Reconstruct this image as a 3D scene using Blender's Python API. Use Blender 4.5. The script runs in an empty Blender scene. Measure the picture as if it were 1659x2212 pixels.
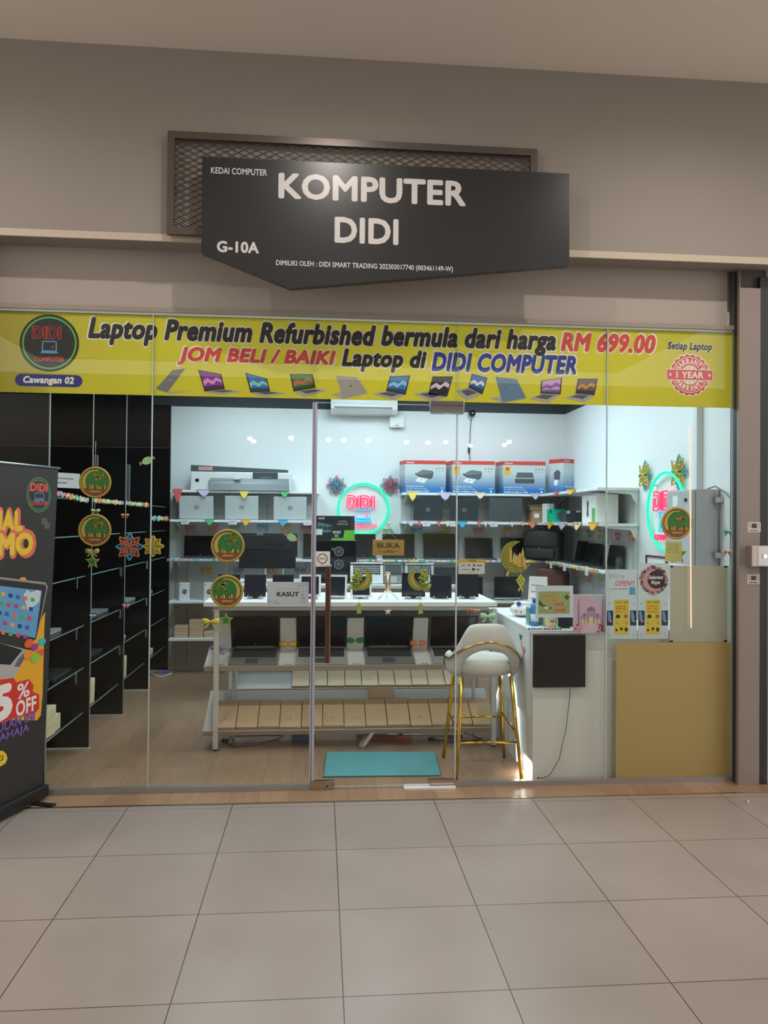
import bpy, bmesh, math, random
from mathutils import Vector, Matrix
random.seed(7)
C = bpy.context.scene.collection
SC = bpy.context.scene
# ---------------------------------------------------------------- camera
FPX, YAW, PITCH, ROLL = 1636.692, .0823102, .0116738, .0088116
CAM = Vector((0, -4.79, 1.68453))
def _axes():
    f = Vector((math.sin(YAW)*math.cos(PITCH), math.cos(YAW)*math.cos(PITCH), math.sin(PITCH)))
    r = Vector((math.cos(YAW), -math.sin(YAW), 0)); u = r.cross(f)
    return r*math.cos(ROLL)+u*math.sin(ROLL), u*math.cos(ROLL)-r*math.sin(ROLL), f
AR, AU, AF = _axes()
cd = bpy.data.cameras.new('camera'); cam = bpy.data.objects.new('camera', cd); C.objects.link(cam)
cd.sensor_fit = 'HORIZONTAL'; cd.sensor_width = 36; cd.lens = FPX/1659*36; cd.clip_start = .05; cd.clip_end = 100
M4 = Matrix((AR, AU, -AF)).transposed().to_4x4(); M4.translation = CAM
cam.matrix_world = M4; SC.camera = cam
SC.view_settings.view_transform = 'Standard'; SC.view_settings.look = 'None'
SC.view_settings.exposure = 0.27; SC.view_settings.gamma = 1.0; SC.view_settings.use_curve_mapping = False
SC.cycles.max_bounces = 10; SC.cycles.transparent_max_bounces = 24; SC.cycles.sample_clamp_indirect = 6
SC.cycles.caustics_reflective = False; SC.cycles.caustics_refractive = False
# ---------------------------------------------------------------- light
w = bpy.data.worlds.new('mall'); SC.world = w; w.use_nodes = True
w.node_tree.nodes['Background'].inputs[0].default_value = (1.0, .94, .88, 1); w.node_tree.nodes['Background'].inputs[1].default_value = 1.75
def lamp(name, kind, loc, energy, col, rot=(0, 0, 0), **k):
    d = bpy.data.lights.new(name, kind); d.energy = energy; d.color = col
    for a, b in k.items(): setattr(d, a, b)
    o = bpy.data.objects.new(name, d); C.objects.link(o); o.location = loc; o.rotation_euler = rot
    return o
MALL = (1.0, .93, .86)
for lx, e in ((-4.4, 60), (-2.2, 70), (0.05, 95), (2.2, 95), (4.4, 60)):
    lamp('mall_downlight', 'SPOT', (lx, -1.5, 4.44), e*.9, MALL, (0, 0, 0), spot_size=math.radians(168), spot_blend=1.0, shadow_soft_size=.03)
lamp('corridor_light', 'AREA', (0.3, -4.6, 4.4), 8, MALL, (0, 0, 0), shape='RECTANGLE', size=7, size_y=2.4)
COOL = (.86, .97, 1.0)
SHOP_LIGHTS = [(-.9, .8), (.5, .8), (1.8, .8), (-.9, 2.0), (.5, 2.0), (1.8, 2.0), (-.9, 2.8), (.5, 2.8), (1.8, 2.8)]
SHOP_E = 13.8
# ---------------------------------------------------------------- helpers
def ray(px, py): return AF + AR*((px-829.5)/FPX) - AU*((py-1106)/FPX)
def P(px, py, Y):            # point of the plane Y seen at a photo pixel
    d = ray(px, py); return CAM + d*((Y-CAM.y)/d.y)
def PX(px, py, X):
    d = ray(px, py); return CAM + d*((X-CAM.x)/d.x)
def PZ(px, py, Z):
    d = ray(px, py); return CAM + d*((Z-CAM.z)/d.z)
def RC(x0, y0, x1, y1, Y):   # rectangle on plane Y: X0, X1, Z0, Z1
    ym, xm = (y0+y1)/2, (x0+x1)/2
    return P(x0, ym, Y).x, P(x1, ym, Y).x, P(xm, y1, Y).z, P(xm, y0, Y).z
def lin(c):
    out = []
    for v in c:
        v /= 255.0
        out.append(v/12.92 if v <= .04045 else ((v+.055)/1.055)**2.4)
    return tuple(out)+(1,)
MATS = {}
def M(rgb, rough=.55, metal=0, em=0, noise=.06, scale=30, trans=0, name=None, coat=0, bump=0):
    key = (tuple(rgb), rough, metal, em, noise, scale, trans, coat, bump)
    if key in MATS: return MATS[key]
    m = bpy.data.materials.new(name or 'mat_%d' % len(MATS)); m.use_nodes = True
    nt = m.node_tree; b = nt.nodes['Principled BSDF']; c = lin(rgb)
    b.inputs['Base Color'].default_value = c; b.inputs['Roughness'].default_value = rough; b.inputs['Metallic'].default_value = metal
    if coat: b.inputs['Coat Weight'].default_value = coat
    if noise:
        tc = nt.nodes.new('ShaderNodeTexCoord'); n = nt.nodes.new('ShaderNodeTexNoise'); n.inputs['Scale'].default_value = scale; n.inputs['Detail'].default_value = 3
        nt.links.new(tc.outputs['Object'], n.inputs['Vector'])
        mx = nt.nodes.new('ShaderNodeMix'); mx.data_type = 'RGBA'
        mx.inputs[6].default_value = tuple(v*(1-noise) for v in c[:3])+(1,); mx.inputs[7].default_value = tuple(min(1, v*(1+noise)) for v in c[:3])+(1,)
        nt.links.new(n.outputs['Fac'], mx.inputs[0]); nt.links.new(mx.outputs[2], b.inputs['Base Color'])
        if bump:
            bp = nt.nodes.new('ShaderNodeBump'); bp.inputs['Strength'].default_value = bump; bp.inputs['Distance'].default_value = .002
            nt.links.new(n.outputs['Fac'], bp.inputs['Height']); nt.links.new(bp.outputs[0], b.inputs['Normal'])
    if em:
        b.inputs['Base Color'].default_value = tuple(v*.12 for v in c[:3])+(1,); b.inputs['Emission Color'].default_value = c; b.inputs['Emission Strength'].default_value = em
    if trans:
        t = nt.nodes.new('ShaderNodeBsdfTranslucent'); t.inputs[0].default_value = c
        ms = nt.nodes.new('ShaderNodeMixShader'); ms.inputs[0].default_value = trans
        o = nt.nodes['Material Output']; nt.links.new(b.outputs[0], ms.inputs[1]); nt.links.new(t.outputs[0], ms.inputs[2]); nt.links.new(ms.outputs[0], o.inputs[0])
    MATS[key] = m; return m
def glass_mat(name, tint=(.965, .985, .98), f0=.02, rough=.0):
    m = bpy.data.materials.new(name); m.use_nodes = True; nt = m.node_tree
    nt.nodes.remove(nt.nodes['Principled BSDF']); o = nt.nodes['Material Output']
    tr = nt.nodes.new('ShaderNodeBsdfTransparent'); tr.inputs[0].default_value = tint+(1,)
    gl = nt.nodes.new('ShaderNodeBsdfGlossy'); gl.inputs['Roughness'].default_value = rough
    lw = nt.nodes.new('ShaderNodeLayerWeight'); lw.inputs[0].default_value = .5
    pw = nt.nodes.new('ShaderNodeMath'); pw.operation = 'POWER'; pw.inputs[1].default_value = 5
    ma = nt.nodes.new('ShaderNodeMath'); ma.operation = 'MULTIPLY_ADD'; ma.inputs[1].default_value = 1-f0; ma.inputs[2].default_value = f0
    ms = nt.nodes.new('ShaderNodeMixShader')
    nt.links.new(lw.outputs['Facing'], pw.inputs[0]); nt.links.new(pw.outputs[0], ma.inputs[0]); nt.links.new(ma.outputs[0], ms.inputs[0])
    nt.links.new(tr.outputs[0], ms.inputs[1]); nt.links.new(gl.outputs[0], ms.inputs[2]); nt.links.new(ms.outputs[0], o.inputs[0])
    return m
GLASS = glass_mat('shop_glass'); SHELF_GLASS = glass_mat('shelf_glass', (.88, .95, .93), .05)
WHITE = M((228, 230, 230), .45, noise=.02); OFFW = M((205, 205, 203), .5, noise=.03); BLACK = M((20, 21, 22), .35, noise=.1); DARK = M((38, 41, 44), .4, noise=.08)
GREY = M((120, 122, 124), .45); STEEL = M((190, 190, 192), .25, 1); CHROME = M((225, 225, 228), .08, 1); BRASS = M((205, 160, 70), .2, 1)
KRAFT = M((204, 178, 144), .75, noise=.08, scale=12); SILVER = M((188, 194, 196), .35, .6); PAPER = M((226, 228, 226), .6, noise=.02)
SCREEN = M((22, 25, 30), .12, noise=.05); KEYS = M((26, 27, 29), .5); GPAPER = M((224, 230, 231), .6, noise=.02, trans=.4); TAG = M((215, 220, 224), .5, noise=.03)

class MB:
    """collects faces with materials and links them as one mesh object"""
    def __init__(s): s.bm = bmesh.new(); s.mats = []; s.cur = 0
    def m(s, mat):
        if mat not in s.mats: s.mats.append(mat)
        s.cur = s.mats.index(mat); return s
    def face(s, pts):
        f = s.bm.faces.new([s.bm.verts.new(p) for p in pts]); f.material_index = s.cur; return f
    def box(s, x0, x1, y0, y1, z0, z1, T=None, bev=0):
        if bev:
            t = bmesh.new(); bmesh.ops.create_cube(t, size=1)
            for v in t.verts: v.co = Vector(((x0+x1)/2+v.co.x*(x1-x0), (y0+y1)/2+v.co.y*(y1-y0), (z0+z1)/2+v.co.z*(z1-z0)))
            bmesh.ops.bevel(t, geom=t.edges[:], offset=bev, segments=2, affect='EDGES', profile=.6)
            vm = {v: s.bm.verts.new(T @ v.co if T else v.co) for v in t.verts}
            for f in t.faces:
                nf = s.bm.faces.new([vm[v] for v in f.verts]); nf.material_index = s.cur
            t.free(); return s
        co = [Vector((x, y, z)) for x in (x0, x1) for y in (y0, y1) for z in (z0, z1)]
        if T: co = [T @ c for c in co]
        v = [s.bm.verts.new(c) for c in co]
        for q in ((0, 1, 3, 2), (4, 6, 7, 5), (0, 4, 5, 1), (2, 3, 7, 6), (0, 2, 6, 4), (1, 5, 7, 3)):
            f = s.bm.faces.new([v[i] for i in q]); f.material_index = s.cur
        return s
    def ring(s, c, a, b, rx, ry, n):
        return [s.bm.verts.new(c+a*(rx*math.cos(2*math.pi*i/n))+b*(ry*math.sin(2*math.pi*i/n))) for i in range(n)]
    def skin(s, rings, caps=True, closed=False, smooth=True):
        n = len(rings[0]); R = rings+[rings[0]] if closed else rings
        for A, B in zip(R, R[1:]):
            for i in range(n):
                f = s.bm.faces.new([A[i], A[(i+1) % n], B[(i+1) % n], B[i]]); f.material_index = s.cur; f.smooth = smooth
        if caps and not closed:
            for r in (rings[0][::-1], rings[-1]):
                f = s.bm.faces.new(r); f.material_index = s.cur
        return s
    def tube(s, pts, r, n=8, closed=False, r2=None):
        pts = [Vector(p) for p in pts]; rings = []; up = None; N = len(pts)
        for i, p in enumerate(pts):
            if closed: d = pts[(i+1) % N]-pts[i-1]
            else: d = pts[min(i+1, N-1)]-pts[max(i-1, 0)]
            if d.length < 1e-9: d = Vector((0, 0, 1))
            d.normalize()
            if up is None: up = Vector((0, 0, 1)) if abs(d.z) < .9 else Vector((0, 1, 0))
            a = d.cross(up)
            if a.length < 1e-4: a = d.cross(Vector((1, 0, 0)))
            a.normalize(); b = a.cross(d); b.normalize(); up = b
            rr = r if r2 is None else r+(r2-r)*i/max(1, N-1)
            rings.append(s.ring(p, a, b, rr, rr, n))
        return s.skin(rings, closed=closed)
    def cyl(s, p0, p1, r, n=16, r2=None): return s.tube([p0, p1], r, n, r2=r2)
    def lathe(s, prof, n=20, T=None, axis='z'):
        rings = []
        for r, z in prof:
            ring = []
            for i in range(n):
                a = 2*math.pi*i/n; c, t = r*math.cos(a), r*math.sin(a)
                p = Vector((c, t, z)) if axis == 'z' else Vector((c, z, t))
                ring.append(s.bm.verts.new(T @ p if T else p))
            rings.append(ring)
        return s.skin(rings)
    def prism(s, pts, d):
        """pts: planar outline of 3D points, d: extrusion vector"""
        d = Vector(d); a = [s.bm.verts.new(Vector(p)) for p in pts]; b = [s.bm.verts.new(Vector(p)+d) for p in pts]; n = len(a)
        for r in (a[::-1], b):
            f = s.bm.faces.new(r); f.material_index = s.cur
        for i in range(n):
            f = s.bm.faces.new([a[i], a[(i+1) % n], b[(i+1) % n], b[i]]); f.material_index = s.cur
        return s
    def flat(s, xz, y, t=.001):     # outline in X,Z standing at y, thickness t towards +y
        return s.prism([(x, y, z) for x, z in xz], (0, t, 0))
    def disc(s, x, z, y, r, t=.001, n=32, rz=None):
        return s.flat([(x+r*math.cos(2*math.pi*i/n), z+(rz or r)*math.sin(2*math.pi*i/n)) for i in range(n)], y, t)
    def annulus(s, x, z, y, r0, r1, t=.001, n=40):
        R = []
        for r, yy in ((r0, y), (r1, y), (r1, y+t), (r0, y+t)):
            R.append([s.bm.verts.new((x+r*math.cos(2*math.pi*i/n), yy, z+r*math.sin(2*math.pi*i/n))) for i in range(n)])
        return s.skin(R, closed=True, smooth=False)
    def ball(s, c, r, T=None, n=10, sy=1, sz=1):
        c = Vector(c); rings = []
        for j in range(1, n//2):
            a = math.pi*j/(n//2)
            rings.append([s.bm.verts.new(c+Vector((r*math.sin(a)*math.cos(2*math.pi*i/n), r*sy*math.sin(a)*math.sin(2*math.pi*i/n), r*sz*math.cos(a)))) for i in range(n)])
        return s.skin(rings)
    def build(s, name, parent=None, mat=None, shift=None, smooth=False):
        if mat is not None and not s.mats: s.mats = [mat]
        me = bpy.data.meshes.new(name)
        if shift is not None:
            for v in s.bm.verts: v.co -= Vector(shift)
        bmesh.ops.recalc_face_normals(s.bm, faces=s.bm.faces[:])
        if smooth:
            for f in s.bm.faces: f.smooth = True
        s.bm.to_mesh(me); s.bm.free()
        for m in s.mats: me.materials.append(m)
        o = bpy.data.objects.new(name, me); C.objects.link(o)
        if parent: o.parent = parent
        return o
def tag(o, label, cat, group=None):
    o['label'] = label; o['category'] = cat
    if group: o['group'] = group
    return o
def thing(name, label, cat, loc=(0, 0, 0), rot=(0, 0, 0), group=None):
    o = bpy.data.objects.new(name, None); C.objects.link(o); o.empty_display_size = .05
    o.location = loc; o.rotation_euler = rot
    return tag(o, label, cat, group)
def struct(o): o['kind'] = 'structure'; return o
def dup(root, loc, rot=None, label=None, group=None):
    """a copy of a thing with copies of its parts and sub-parts"""
    r = root.copy(); C.objects.link(r); r.location = loc
    if rot is not None: r.rotation_euler = rot
    if label: r['label'] = label
    if group: r['group'] = group
    for ch in list(root.children):
        c = ch.copy(); C.objects.link(c); c.parent = r
        for g in list(ch.children):
            d = g.copy(); C.objects.link(d); d.parent = c
    return r
def text(s, mat, parent, cx, cz, y, wd, ht, bold=0, shear=0, ext=.0006, name='lettering', space=1.0):
    """lettering standing in the X,Z plane, facing -Y, fitted to a width and a height about a centre; bold thickens every stroke by that part of the height"""
    cu = bpy.data.curves.new('t', 'FONT'); cu.body = s; cu.size = 1; cu.shear = shear; cu.extrude = .02 if ext > .0005 else 0; cu.resolution_u = 3
    cu.space_character = space+bold*1.2; cu.align_x = 'CENTER'
    o = bpy.data.objects.new('t', cu); C.objects.link(o)
    dg = bpy.context.evaluated_depsgraph_get(); dg.update()
    me = bpy.data.meshes.new_from_object(o.evaluated_get(dg)); bpy.data.objects.remove(o); bpy.data.curves.remove(cu)
    xs = [v.co.x for v in me.vertices]; ys = [v.co.y for v in me.vertices]
    x0, x1, y0, y1 = min(xs)-bold, max(xs)+bold, min(ys)-bold, max(ys)+bold
    offs = [(0, 0)]+([(bold*math.cos(2*math.pi*k/8), bold*math.sin(2*math.pi*k/8)) for k in range(8)] if bold else [])
    V, F = [], []
    for q, (dx, dy) in enumerate(offs):
        n = len(V)
        for v in me.vertices:
            c = v.co; V.append((cx+((c.x+dx-x0)/(x1-x0)-.5)*wd, y-(c.z/.02)*ext+3e-5*q, cz+((c.y+dy-y0)/(y1-y0)-.5)*ht))
        F += [tuple(i+n for i in p.vertices) for p in me.polygons]
    bpy.data.meshes.remove(me); me = bpy.data.meshes.new(name); me.from_pydata(V, [], F); me.materials.append(mat)
    o = bpy.data.objects.new(name, me); C.objects.link(o)
    if parent: o.parent = parent
    return o
def tpx(s, mat, parent, org, cx, cy, wpx, hpx, Y, y_local, **k):
    """text placed by its photo rectangle on plane Y, local to org"""
    c = P(cx, cy, Y); a = P(cx-wpx/2, cy, Y); b = P(cx+wpx/2, cy, Y); t = P(cx, cy-hpx/2, Y); u = P(cx, cy+hpx/2, Y)
    return text(s, mat, parent, c.x-org[0], c.z-org[2], y_local, b.x-a.x, t.z-u.z, **k)
def glyphs(mb, x0, x1, z0, z1, y, n, rnd, t=.0005):
    """small unreadable print: a row of little strokes"""
    w_ = (x1-x0)/n
    for i in range(n):
        if rnd.random() < .12: continue
        a = x0+i*w_; hh = (z1-z0)*rnd.uniform(.6, 1)
        mb.box(a+w_*.1, a+w_*rnd.uniform(.55, .9), y, y+t, z0, z0+hh)
ORD = ['first', 'second', 'third', 'fourth', 'fifth', 'sixth', 'seventh', 'eighth', 'ninth', 'tenth', 'eleventh', 'twelfth', 'thirteenth', 'fourteenth', 'fifteenth', 'sixteenth']
# ================================================================ setting
def tile_mat():
    m = bpy.data.materials.new('mall_tiles'); m.use_nodes = True; nt = m.node_tree; b = nt.nodes['Principled BSDF']
    tc = nt.nodes.new('ShaderNodeTexCoord'); mp = nt.nodes.new('ShaderNodeMapping')
    mp.inputs['Location'].default_value = (1.1067, .8888, 0); nt.links.new(tc.outputs['Object'], mp.inputs[0])
    br = nt.nodes.new('ShaderNodeTexBrick'); br.offset = 0; br.inputs['Scale'].default_value = 1
    br.inputs['Brick Width'].default_value = .6; br.inputs['Row Height'].default_value = .6; br.inputs['Mortar Size'].default_value = .0022; br.inputs['Mortar Smooth'].default_value = .1
    br.inputs['Color1'].default_value = lin((154, 143, 135)); br.inputs['Color2'].default_value = lin((159, 148, 140)); br.inputs['Mortar'].default_value = lin((72, 60, 50))
    n = nt.nodes.new('ShaderNodeTexNoise'); n.inputs['Scale'].default_value = 2.2; n.inputs['Detail'].default_value = 6
    mx = nt.nodes.new('ShaderNodeMix'); mx.data_type = 'RGBA'; mx.blend_type = 'MULTIPLY'; mx.inputs[0].default_value = .35
    cr = nt.nodes.new('ShaderNodeValToRGB'); cr.color_ramp.elements[0].color = (.72, .70, .68, 1); cr.color_ramp.elements[1].color = (1, 1, 1, 1); cr.color_ramp.elements[0].position = .3; cr.color_ramp.elements[1].position = .62
    nt.links.new(mp.outputs[0], br.inputs['Vector']); nt.links.new(tc.outputs['Object'], n.inputs['Vector']); nt.links.new(n.outputs['Fac'], cr.inputs[0])
    nt.links.new(br.outputs['Color'], mx.inputs[6]); nt.links.new(cr.outputs[0], mx.inputs[7]); nt.links.new(mx.outputs[2], b.inputs['Base Color'])
    b.inputs['Roughness'].default_value = .3; b.inputs['Specular IOR Level'].default_value = .35
    return m
def wood_mat():
    m = bpy.data.materials.new('shop_vinyl_planks'); m.use_nodes = True; nt = m.node_tree; b = nt.nodes['Principled BSDF']
    tc = nt.nodes.new('ShaderNodeTexCoord'); mp = nt.nodes.new('ShaderNodeMapping'); mp.inputs['Rotation'].default_value = (0, 0, math.pi/2)
    nt.links.new(tc.outputs['Object'], mp.inputs[0])
    br = nt.nodes.new('ShaderNodeTexBrick'); br.offset = .4; br.inputs['Scale'].default_value = 1; br.inputs['Brick Width'].default_value = 1.2; br.inputs['Row Height'].default_value = .18
    br.inputs['Mortar Size'].default_value = .0012; br.inputs['Color1'].default_value = lin((156, 124, 98)); br.inputs['Color2'].default_value = lin((172, 140, 112)); br.inputs['Mortar'].default_value = lin((116, 90, 70))
    n = nt.nodes.new('ShaderNodeTexNoise'); n.inputs['Scale'].default_value = 3; n.inputs['Detail'].default_value = 8
    m2 = nt.nodes.new('ShaderNodeMapping'); m2.inputs['Scale'].default_value = (9, 1, 1); nt.links.new(tc.outputs['Object'], m2.inputs[0]); nt.links.new(m2.outputs[0], n.inputs['Vector'])
    cr = nt.nodes.new('ShaderNodeValToRGB'); cr.color_ramp.elements[0].color = (.74, .72, .7, 1); cr.color_ramp.elements[0].position = .35; cr.color_ramp.elements[1].position = .65
    mx = nt.nodes.new('ShaderNodeMix'); mx.data_type = 'RGBA'; mx.blend_type = 'MULTIPLY'; mx.inputs[0].default_value = .5
    nt.links.new(mp.outputs[0], br.inputs['Vector']); nt.links.new(n.outputs['Fac'], cr.inputs[0]); nt.links.new(br.outputs['Color'], mx.inputs[6]); nt.links.new(cr.outputs[0], mx.inputs[7])
    nt.links.new(mx.outputs[2], b.inputs['Base Color']); b.inputs['Roughness'].default_value = .28
    return m
YB, YF, XR, XL, ZC = 3.88, 3.54, 2.83, -2.12, 2.96
WOOD = wood_mat()
struct(MB().box(-9, 10, -13.2, -.235, -.05, 0).build('floor', mat=tile_mat()))
struct(MB().box(XL-.1, XR+.1, -.225, YB+.1, -.05, 0).build('floor_shop', mat=WOOD))
struct(MB().box(XL-.1, 2.66, -.236, -.222, -.02, .004).build('trim_1', mat=M((200, 180, 160), .22, 1)))
PLASTER = M((146, 139, 131), .8, noise=.03, scale=4)
struct(MB().box(-5, 5.5, -.2, .0, 3.35, 4.6).build('wall_fascia', mat=PLASTER))
struct(MB().box(-5, 5.5, -9, .0, 4.5, 4.6).build('ceiling', mat=M((222, 213, 202), .85, noise=.02, scale=3)))
struct(MB().box(-5, 5.5, -.212, -.2, 3.335, 3.378).build('trim_2', mat=M((190, 176, 158), .6)))
struct(MB().box(-5, 2.66, .0, .06, 2.985, 3.4).build('wall_bulkhead', mat=M((168, 159, 151), .75, noise=.02)))
struct(MB().box(-2.2, 2.70, -.022, .022, 2.962, 2.99).build('trim_3', mat=M((150, 138, 126), .5)))
# the wall beside the shop front
TAUPE = M((140, 128, 121), .5, noise=.04); YC = -.09
a = P(1597, 1300, YC).x; b = P(1641, 1300, YC).x; c = P(1655, 1300, YC).x
struct(MB().box(a, b, YC, .0, 0, 3.22).build('column', mat=TAUPE))
struct(MB().box(b, c+.012, YC+.004, .0, 0, 3.30).m(DARK).build('trim_4', mat=M((98, 90, 86), .5)))
struct(MB().box(a, c+.012, -.05, .0, 3.22, 3.36).build('trim_5', mat=M((92, 84, 79), .6)))
struct(MB().box(c+.012, 5.5, -.06, .0, 0, 3.35).build('wall_next_shop', mat=M((150, 144, 140), .5)))
mb = MB().m(M((120, 114, 110), .35, .5)); mb.box(2.697, a, -.024, .024, 0, 3.34); mb.m(M((32, 31, 31), .5)); mb.box(a-.004, a-.0005, -.062, -.026, 0, 3.34); mb.m(M((140, 130, 124), .35, .4)); mb.box(a-.006, a-.0005, YC-.002, -.064, 0, 3.34)
struct(mb.build('trim_shutter_guide'))
struct(MB().box(-2.1, 2.69, -.0085, -.0063, 2.948, 2.962).build('glass_edge_highlight', mat=M((206, 228, 226), .25, noise=0)))  # pale strip painting the light that leaks along the glass top edge
struct(MB().box(-5, XL-.02, -.2, .0, 0, 3.35).build('wall_left_neighbour', mat=M((120, 110, 100), .6)))
# shop shell
WALLW = M((226, 230, 231), .6, noise=.01)
UPB = M((58, 62, 68), .7)
struct(MB().box(XL-.1, XR+.1, YB, YB+.1, 0, 2.952).m(WALLW).build('wall_back', mat=WALLW)); struct(MB().box(XL-.1, XR+.1, YB, YB+.1, 2.953, 3.75).build('wall_back_upper', mat=UPB))
struct(MB().box(XR, XR+.1, .0, YB, 0, 2.952).build('wall_right', mat=WALLW)); struct(MB().box(XR, XR+.1, .0, YB, 2.953, 3.75).build('wall_right_upper', mat=UPB))
struct(MB().box(XL-.1, XL, .0, YB, 0, 3.75).build('wall_left', mat=BLACK))
struct(MB().box(XL-.1, XR+.1, .0, YB+.1, 3.75, 3.82).build('ceiling_shop', mat=M((52, 55, 60), .8)))
struct(MB().box(XL-.1, XR+.1, .06, .08, 2.97, 3.75).build('wall_front_upper', mat=WALLW))
pa = PX(1519, 980, XR); pl = P(1505, 980, pa.y)
struct(MB().box(pl.x, XR, pa.y, pa.y+.05, 0, 2.952).build('column_shop', mat=M((214, 217, 217), .6, noise=.01)))
struct(MB().box(-.95, XR, YB-.012, YB, 0, .07).m(M((100, 85, 72), .5)).build('baseboard_back'))
# ceiling panel lights (reach the shop, hidden behind the banner)
LED = M((225, 246, 255), .5, em=SHOP_E, noise=0); first = None
for i, (x, y) in enumerate(SHOP_LIGHTS):
    lab = 'square white ceiling light %s, in the row %s' % (('beside the black shelving', 'at the middle', 'by the white side wall')[i % 3], ('just inside the glass', 'over the display tables', 'near the back wall')[i//3])
    if first is None:
        first = thing('ceiling_light', lab, 'ceiling light', (x, y, 3.32), group='ceiling lights in the shop')
        f = MB(); f.box(-.31, .31, -.31, -.28, -.03, -.001); f.box(-.31, .31, .28, .31, -.03, -.001); f.box(-.31, -.28, -.28, .28, -.03, -.001); f.box(.28, .31, -.28, .28, -.03, -.001)
        f.build('frame', first, WHITE); MB().box(-.28, .28, -.28, .28, -.02, -.002).build('diffuser', first, LED)
        for sx in (-.25, .25): MB().cyl((sx, 0, -.002), (sx, 0, .43), .003, 6).build('hanger', first, STEEL)
    else: dup(first, (x, y, 3.32), label=lab)
# ---------------------------------------------------------------- glass front
EDGE = M((196, 222, 222), .25, noise=0, trans=.4)
def pane(name, x0, x1, z0, z1):
    m = MB().m(GLASS); t = .006
    m.face([(x0, -t, z0), (x1, -t, z0), (x1, -t, z1), (x0, -t, z1)]); m.face([(x0, t, z0), (x0, t, z1), (x1, t, z1), (x1, t, z0)])
    m.m(EDGE)
    m.face([(x0, -t, z0), (x0, -t, z1), (x0, t, z1), (x0, t, z0)]); m.face([(x1, -t, z0), (x1, t, z0), (x1, t, z1), (x1, -t, z1)])
    m.face([(x0, -t, z1), (x1, -t, z1), (x1, t, z1), (x0, t, z1)]); m.face([(x0, -t, z0), (x0, t, z0), (x1, t, z0), (x1, -t, z0)])
    return struct(m.build(name))
DZ = 2.425
j1, dl, dr, j4 = P(324, 1300, 0).x, P(674, 1300, 0).x, P(984, 1300, 0).x, P(1309, 1300, 0).x
pane('window_1', XL+.02, j1-.003, .02, ZC); pane('window_2', j1+.003, dl-.006, .02, ZC); pane('window_3', dl-.001, dr+.001, DZ+.004, ZC)
pane('window_4', dr+.006, j4-.003, .02, ZC); pane('window_5', j4+.003, 2.695, .02, ZC)
DOOR = pane('door_1', dl+.012, dr-.002, .012, DZ)
RAIL = M((176, 178, 178), .3, .7)
struct(MB().box(XL+.02, dl-.006, -.018, .018, 0, .03).box(dr+.006, 2.695, -.018, .018, 0, .03).m(RAIL).build('trim_6', mat=RAIL))
struct(MB().box(j1-.002, j1+.002, -.008, .008, .03, 2.96).build('trim_7', mat=M((205, 210, 212), .3)))
struct(MB().box(j4-.002, j4+.002, -.008, .008, .03, 2.96).build('trim_8', mat=M((205, 210, 212), .3)))
# clear door seal along the lock side
SEAL = M((196, 196, 212), .2, noise=.02, trans=.3)
mb = MB().m(SEAL); mb.box(dl-.008, dl+.0, -.012, .012, .03, DZ); mb.box(dl+.006, dl+.022, -.01, .01, .03, DZ); mb.m(M((150, 150, 165), .3)).box(dl, dl+.006, -.006, .006, .03, DZ)
struct(mb.build('trim_9'))
mb = MB().m(M((212, 218, 220), .2, noise=0)); mb.box(dr-.002, dr+.0015, -.007, .007, .05, DZ); mb.box(dr+.0045, dr+.0075, -.007, .007, .05, DZ); struct(mb.build('trim_10'))
# door fittings move with the door: parts of it
def sub(name, parent, loc):
    o = bpy.data.objects.new(name, None); C.objects.link(o); o.empty_display_size = .03; o.parent = parent; o.location = loc; return o
def fit(name, label, px0, py0, px1, py1, y0, y1, mat, bev=.003):
    x0, x1, z0, z1 = RC(px0, py0, px1, py1, y0); cx = (x0+x1)/2
    t = sub(name, DOOR, (cx, 0, z0)); t['label'] = label; MB().box(x0-cx, x1-cx, y0, y1, 0, z1-z0, bev=bev).build('cover_plate', t, mat)
    return t, (x1-x0)/2, z1-z0
SATIN = M((205, 190, 178), .18, 1)
t, hw, hh = fit('floor_lock', 'brushed metal lock at the lower corner', 669, 1688, 723, 1709, -.018, .018, SATIN)
MB().box(-.005, hw*.86, -.021, -.018, hh*.25, hh*.8, bev=.001).build('lock_plate', t, STEEL); MB().cyl((hw*.4, -.024, hh*.5), (hw*.4, -.018, hh*.5), .006).build('keyhole', t, DARK)
t, hw, hh = fit('patch_hinge', 'brushed metal pivot at the lower corner', 926, 1684, 984, 1701, -.018, .018, SATIN)
MB().box(-hw*.98, hw*.98, -.020, -.018, hh*.78, hh*.86).build('screw_cover', t, STEEL)
t, hw, hh = fit('patch_hinge', 'shiny chrome pivot at the top corner', 930, 866, 1003, 893, -.018, .018, CHROME)
MB().box(-hw, hw, -.0185, -.018, hh*.62, hh*.66).build('joint_line', t, DARK)
hx = P(707, 1330, -.06); z0 = P(707, 1432, -.06).z; z1 = P(707, 1224, -.06).z
t = sub('door_handle', DOOR, (hx.x, -.06, z0)); t['label'] = 'long vertical bronze pull bar'
m = MB().m(M((126, 92, 72), .25, .8)); m.box(-.013, .013, -.012, .012, 0, z1-z0, bev=.003); m.build('grip_bar', t)
MB().m(STEEL).box(.013, .020, -.010, .010, .0, z1-z0).build('edge_strip', t)
for zz in (.08, z1-z0-.08): MB().cyl((0, .0, zz), (0, .054, zz), .009).build('standoff', t, STEEL)
MB().box(-.016, .024, -.014, .014, z1-z0, z1-z0+.012, bev=.002).build('end_cap', t, SILVER)
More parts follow.
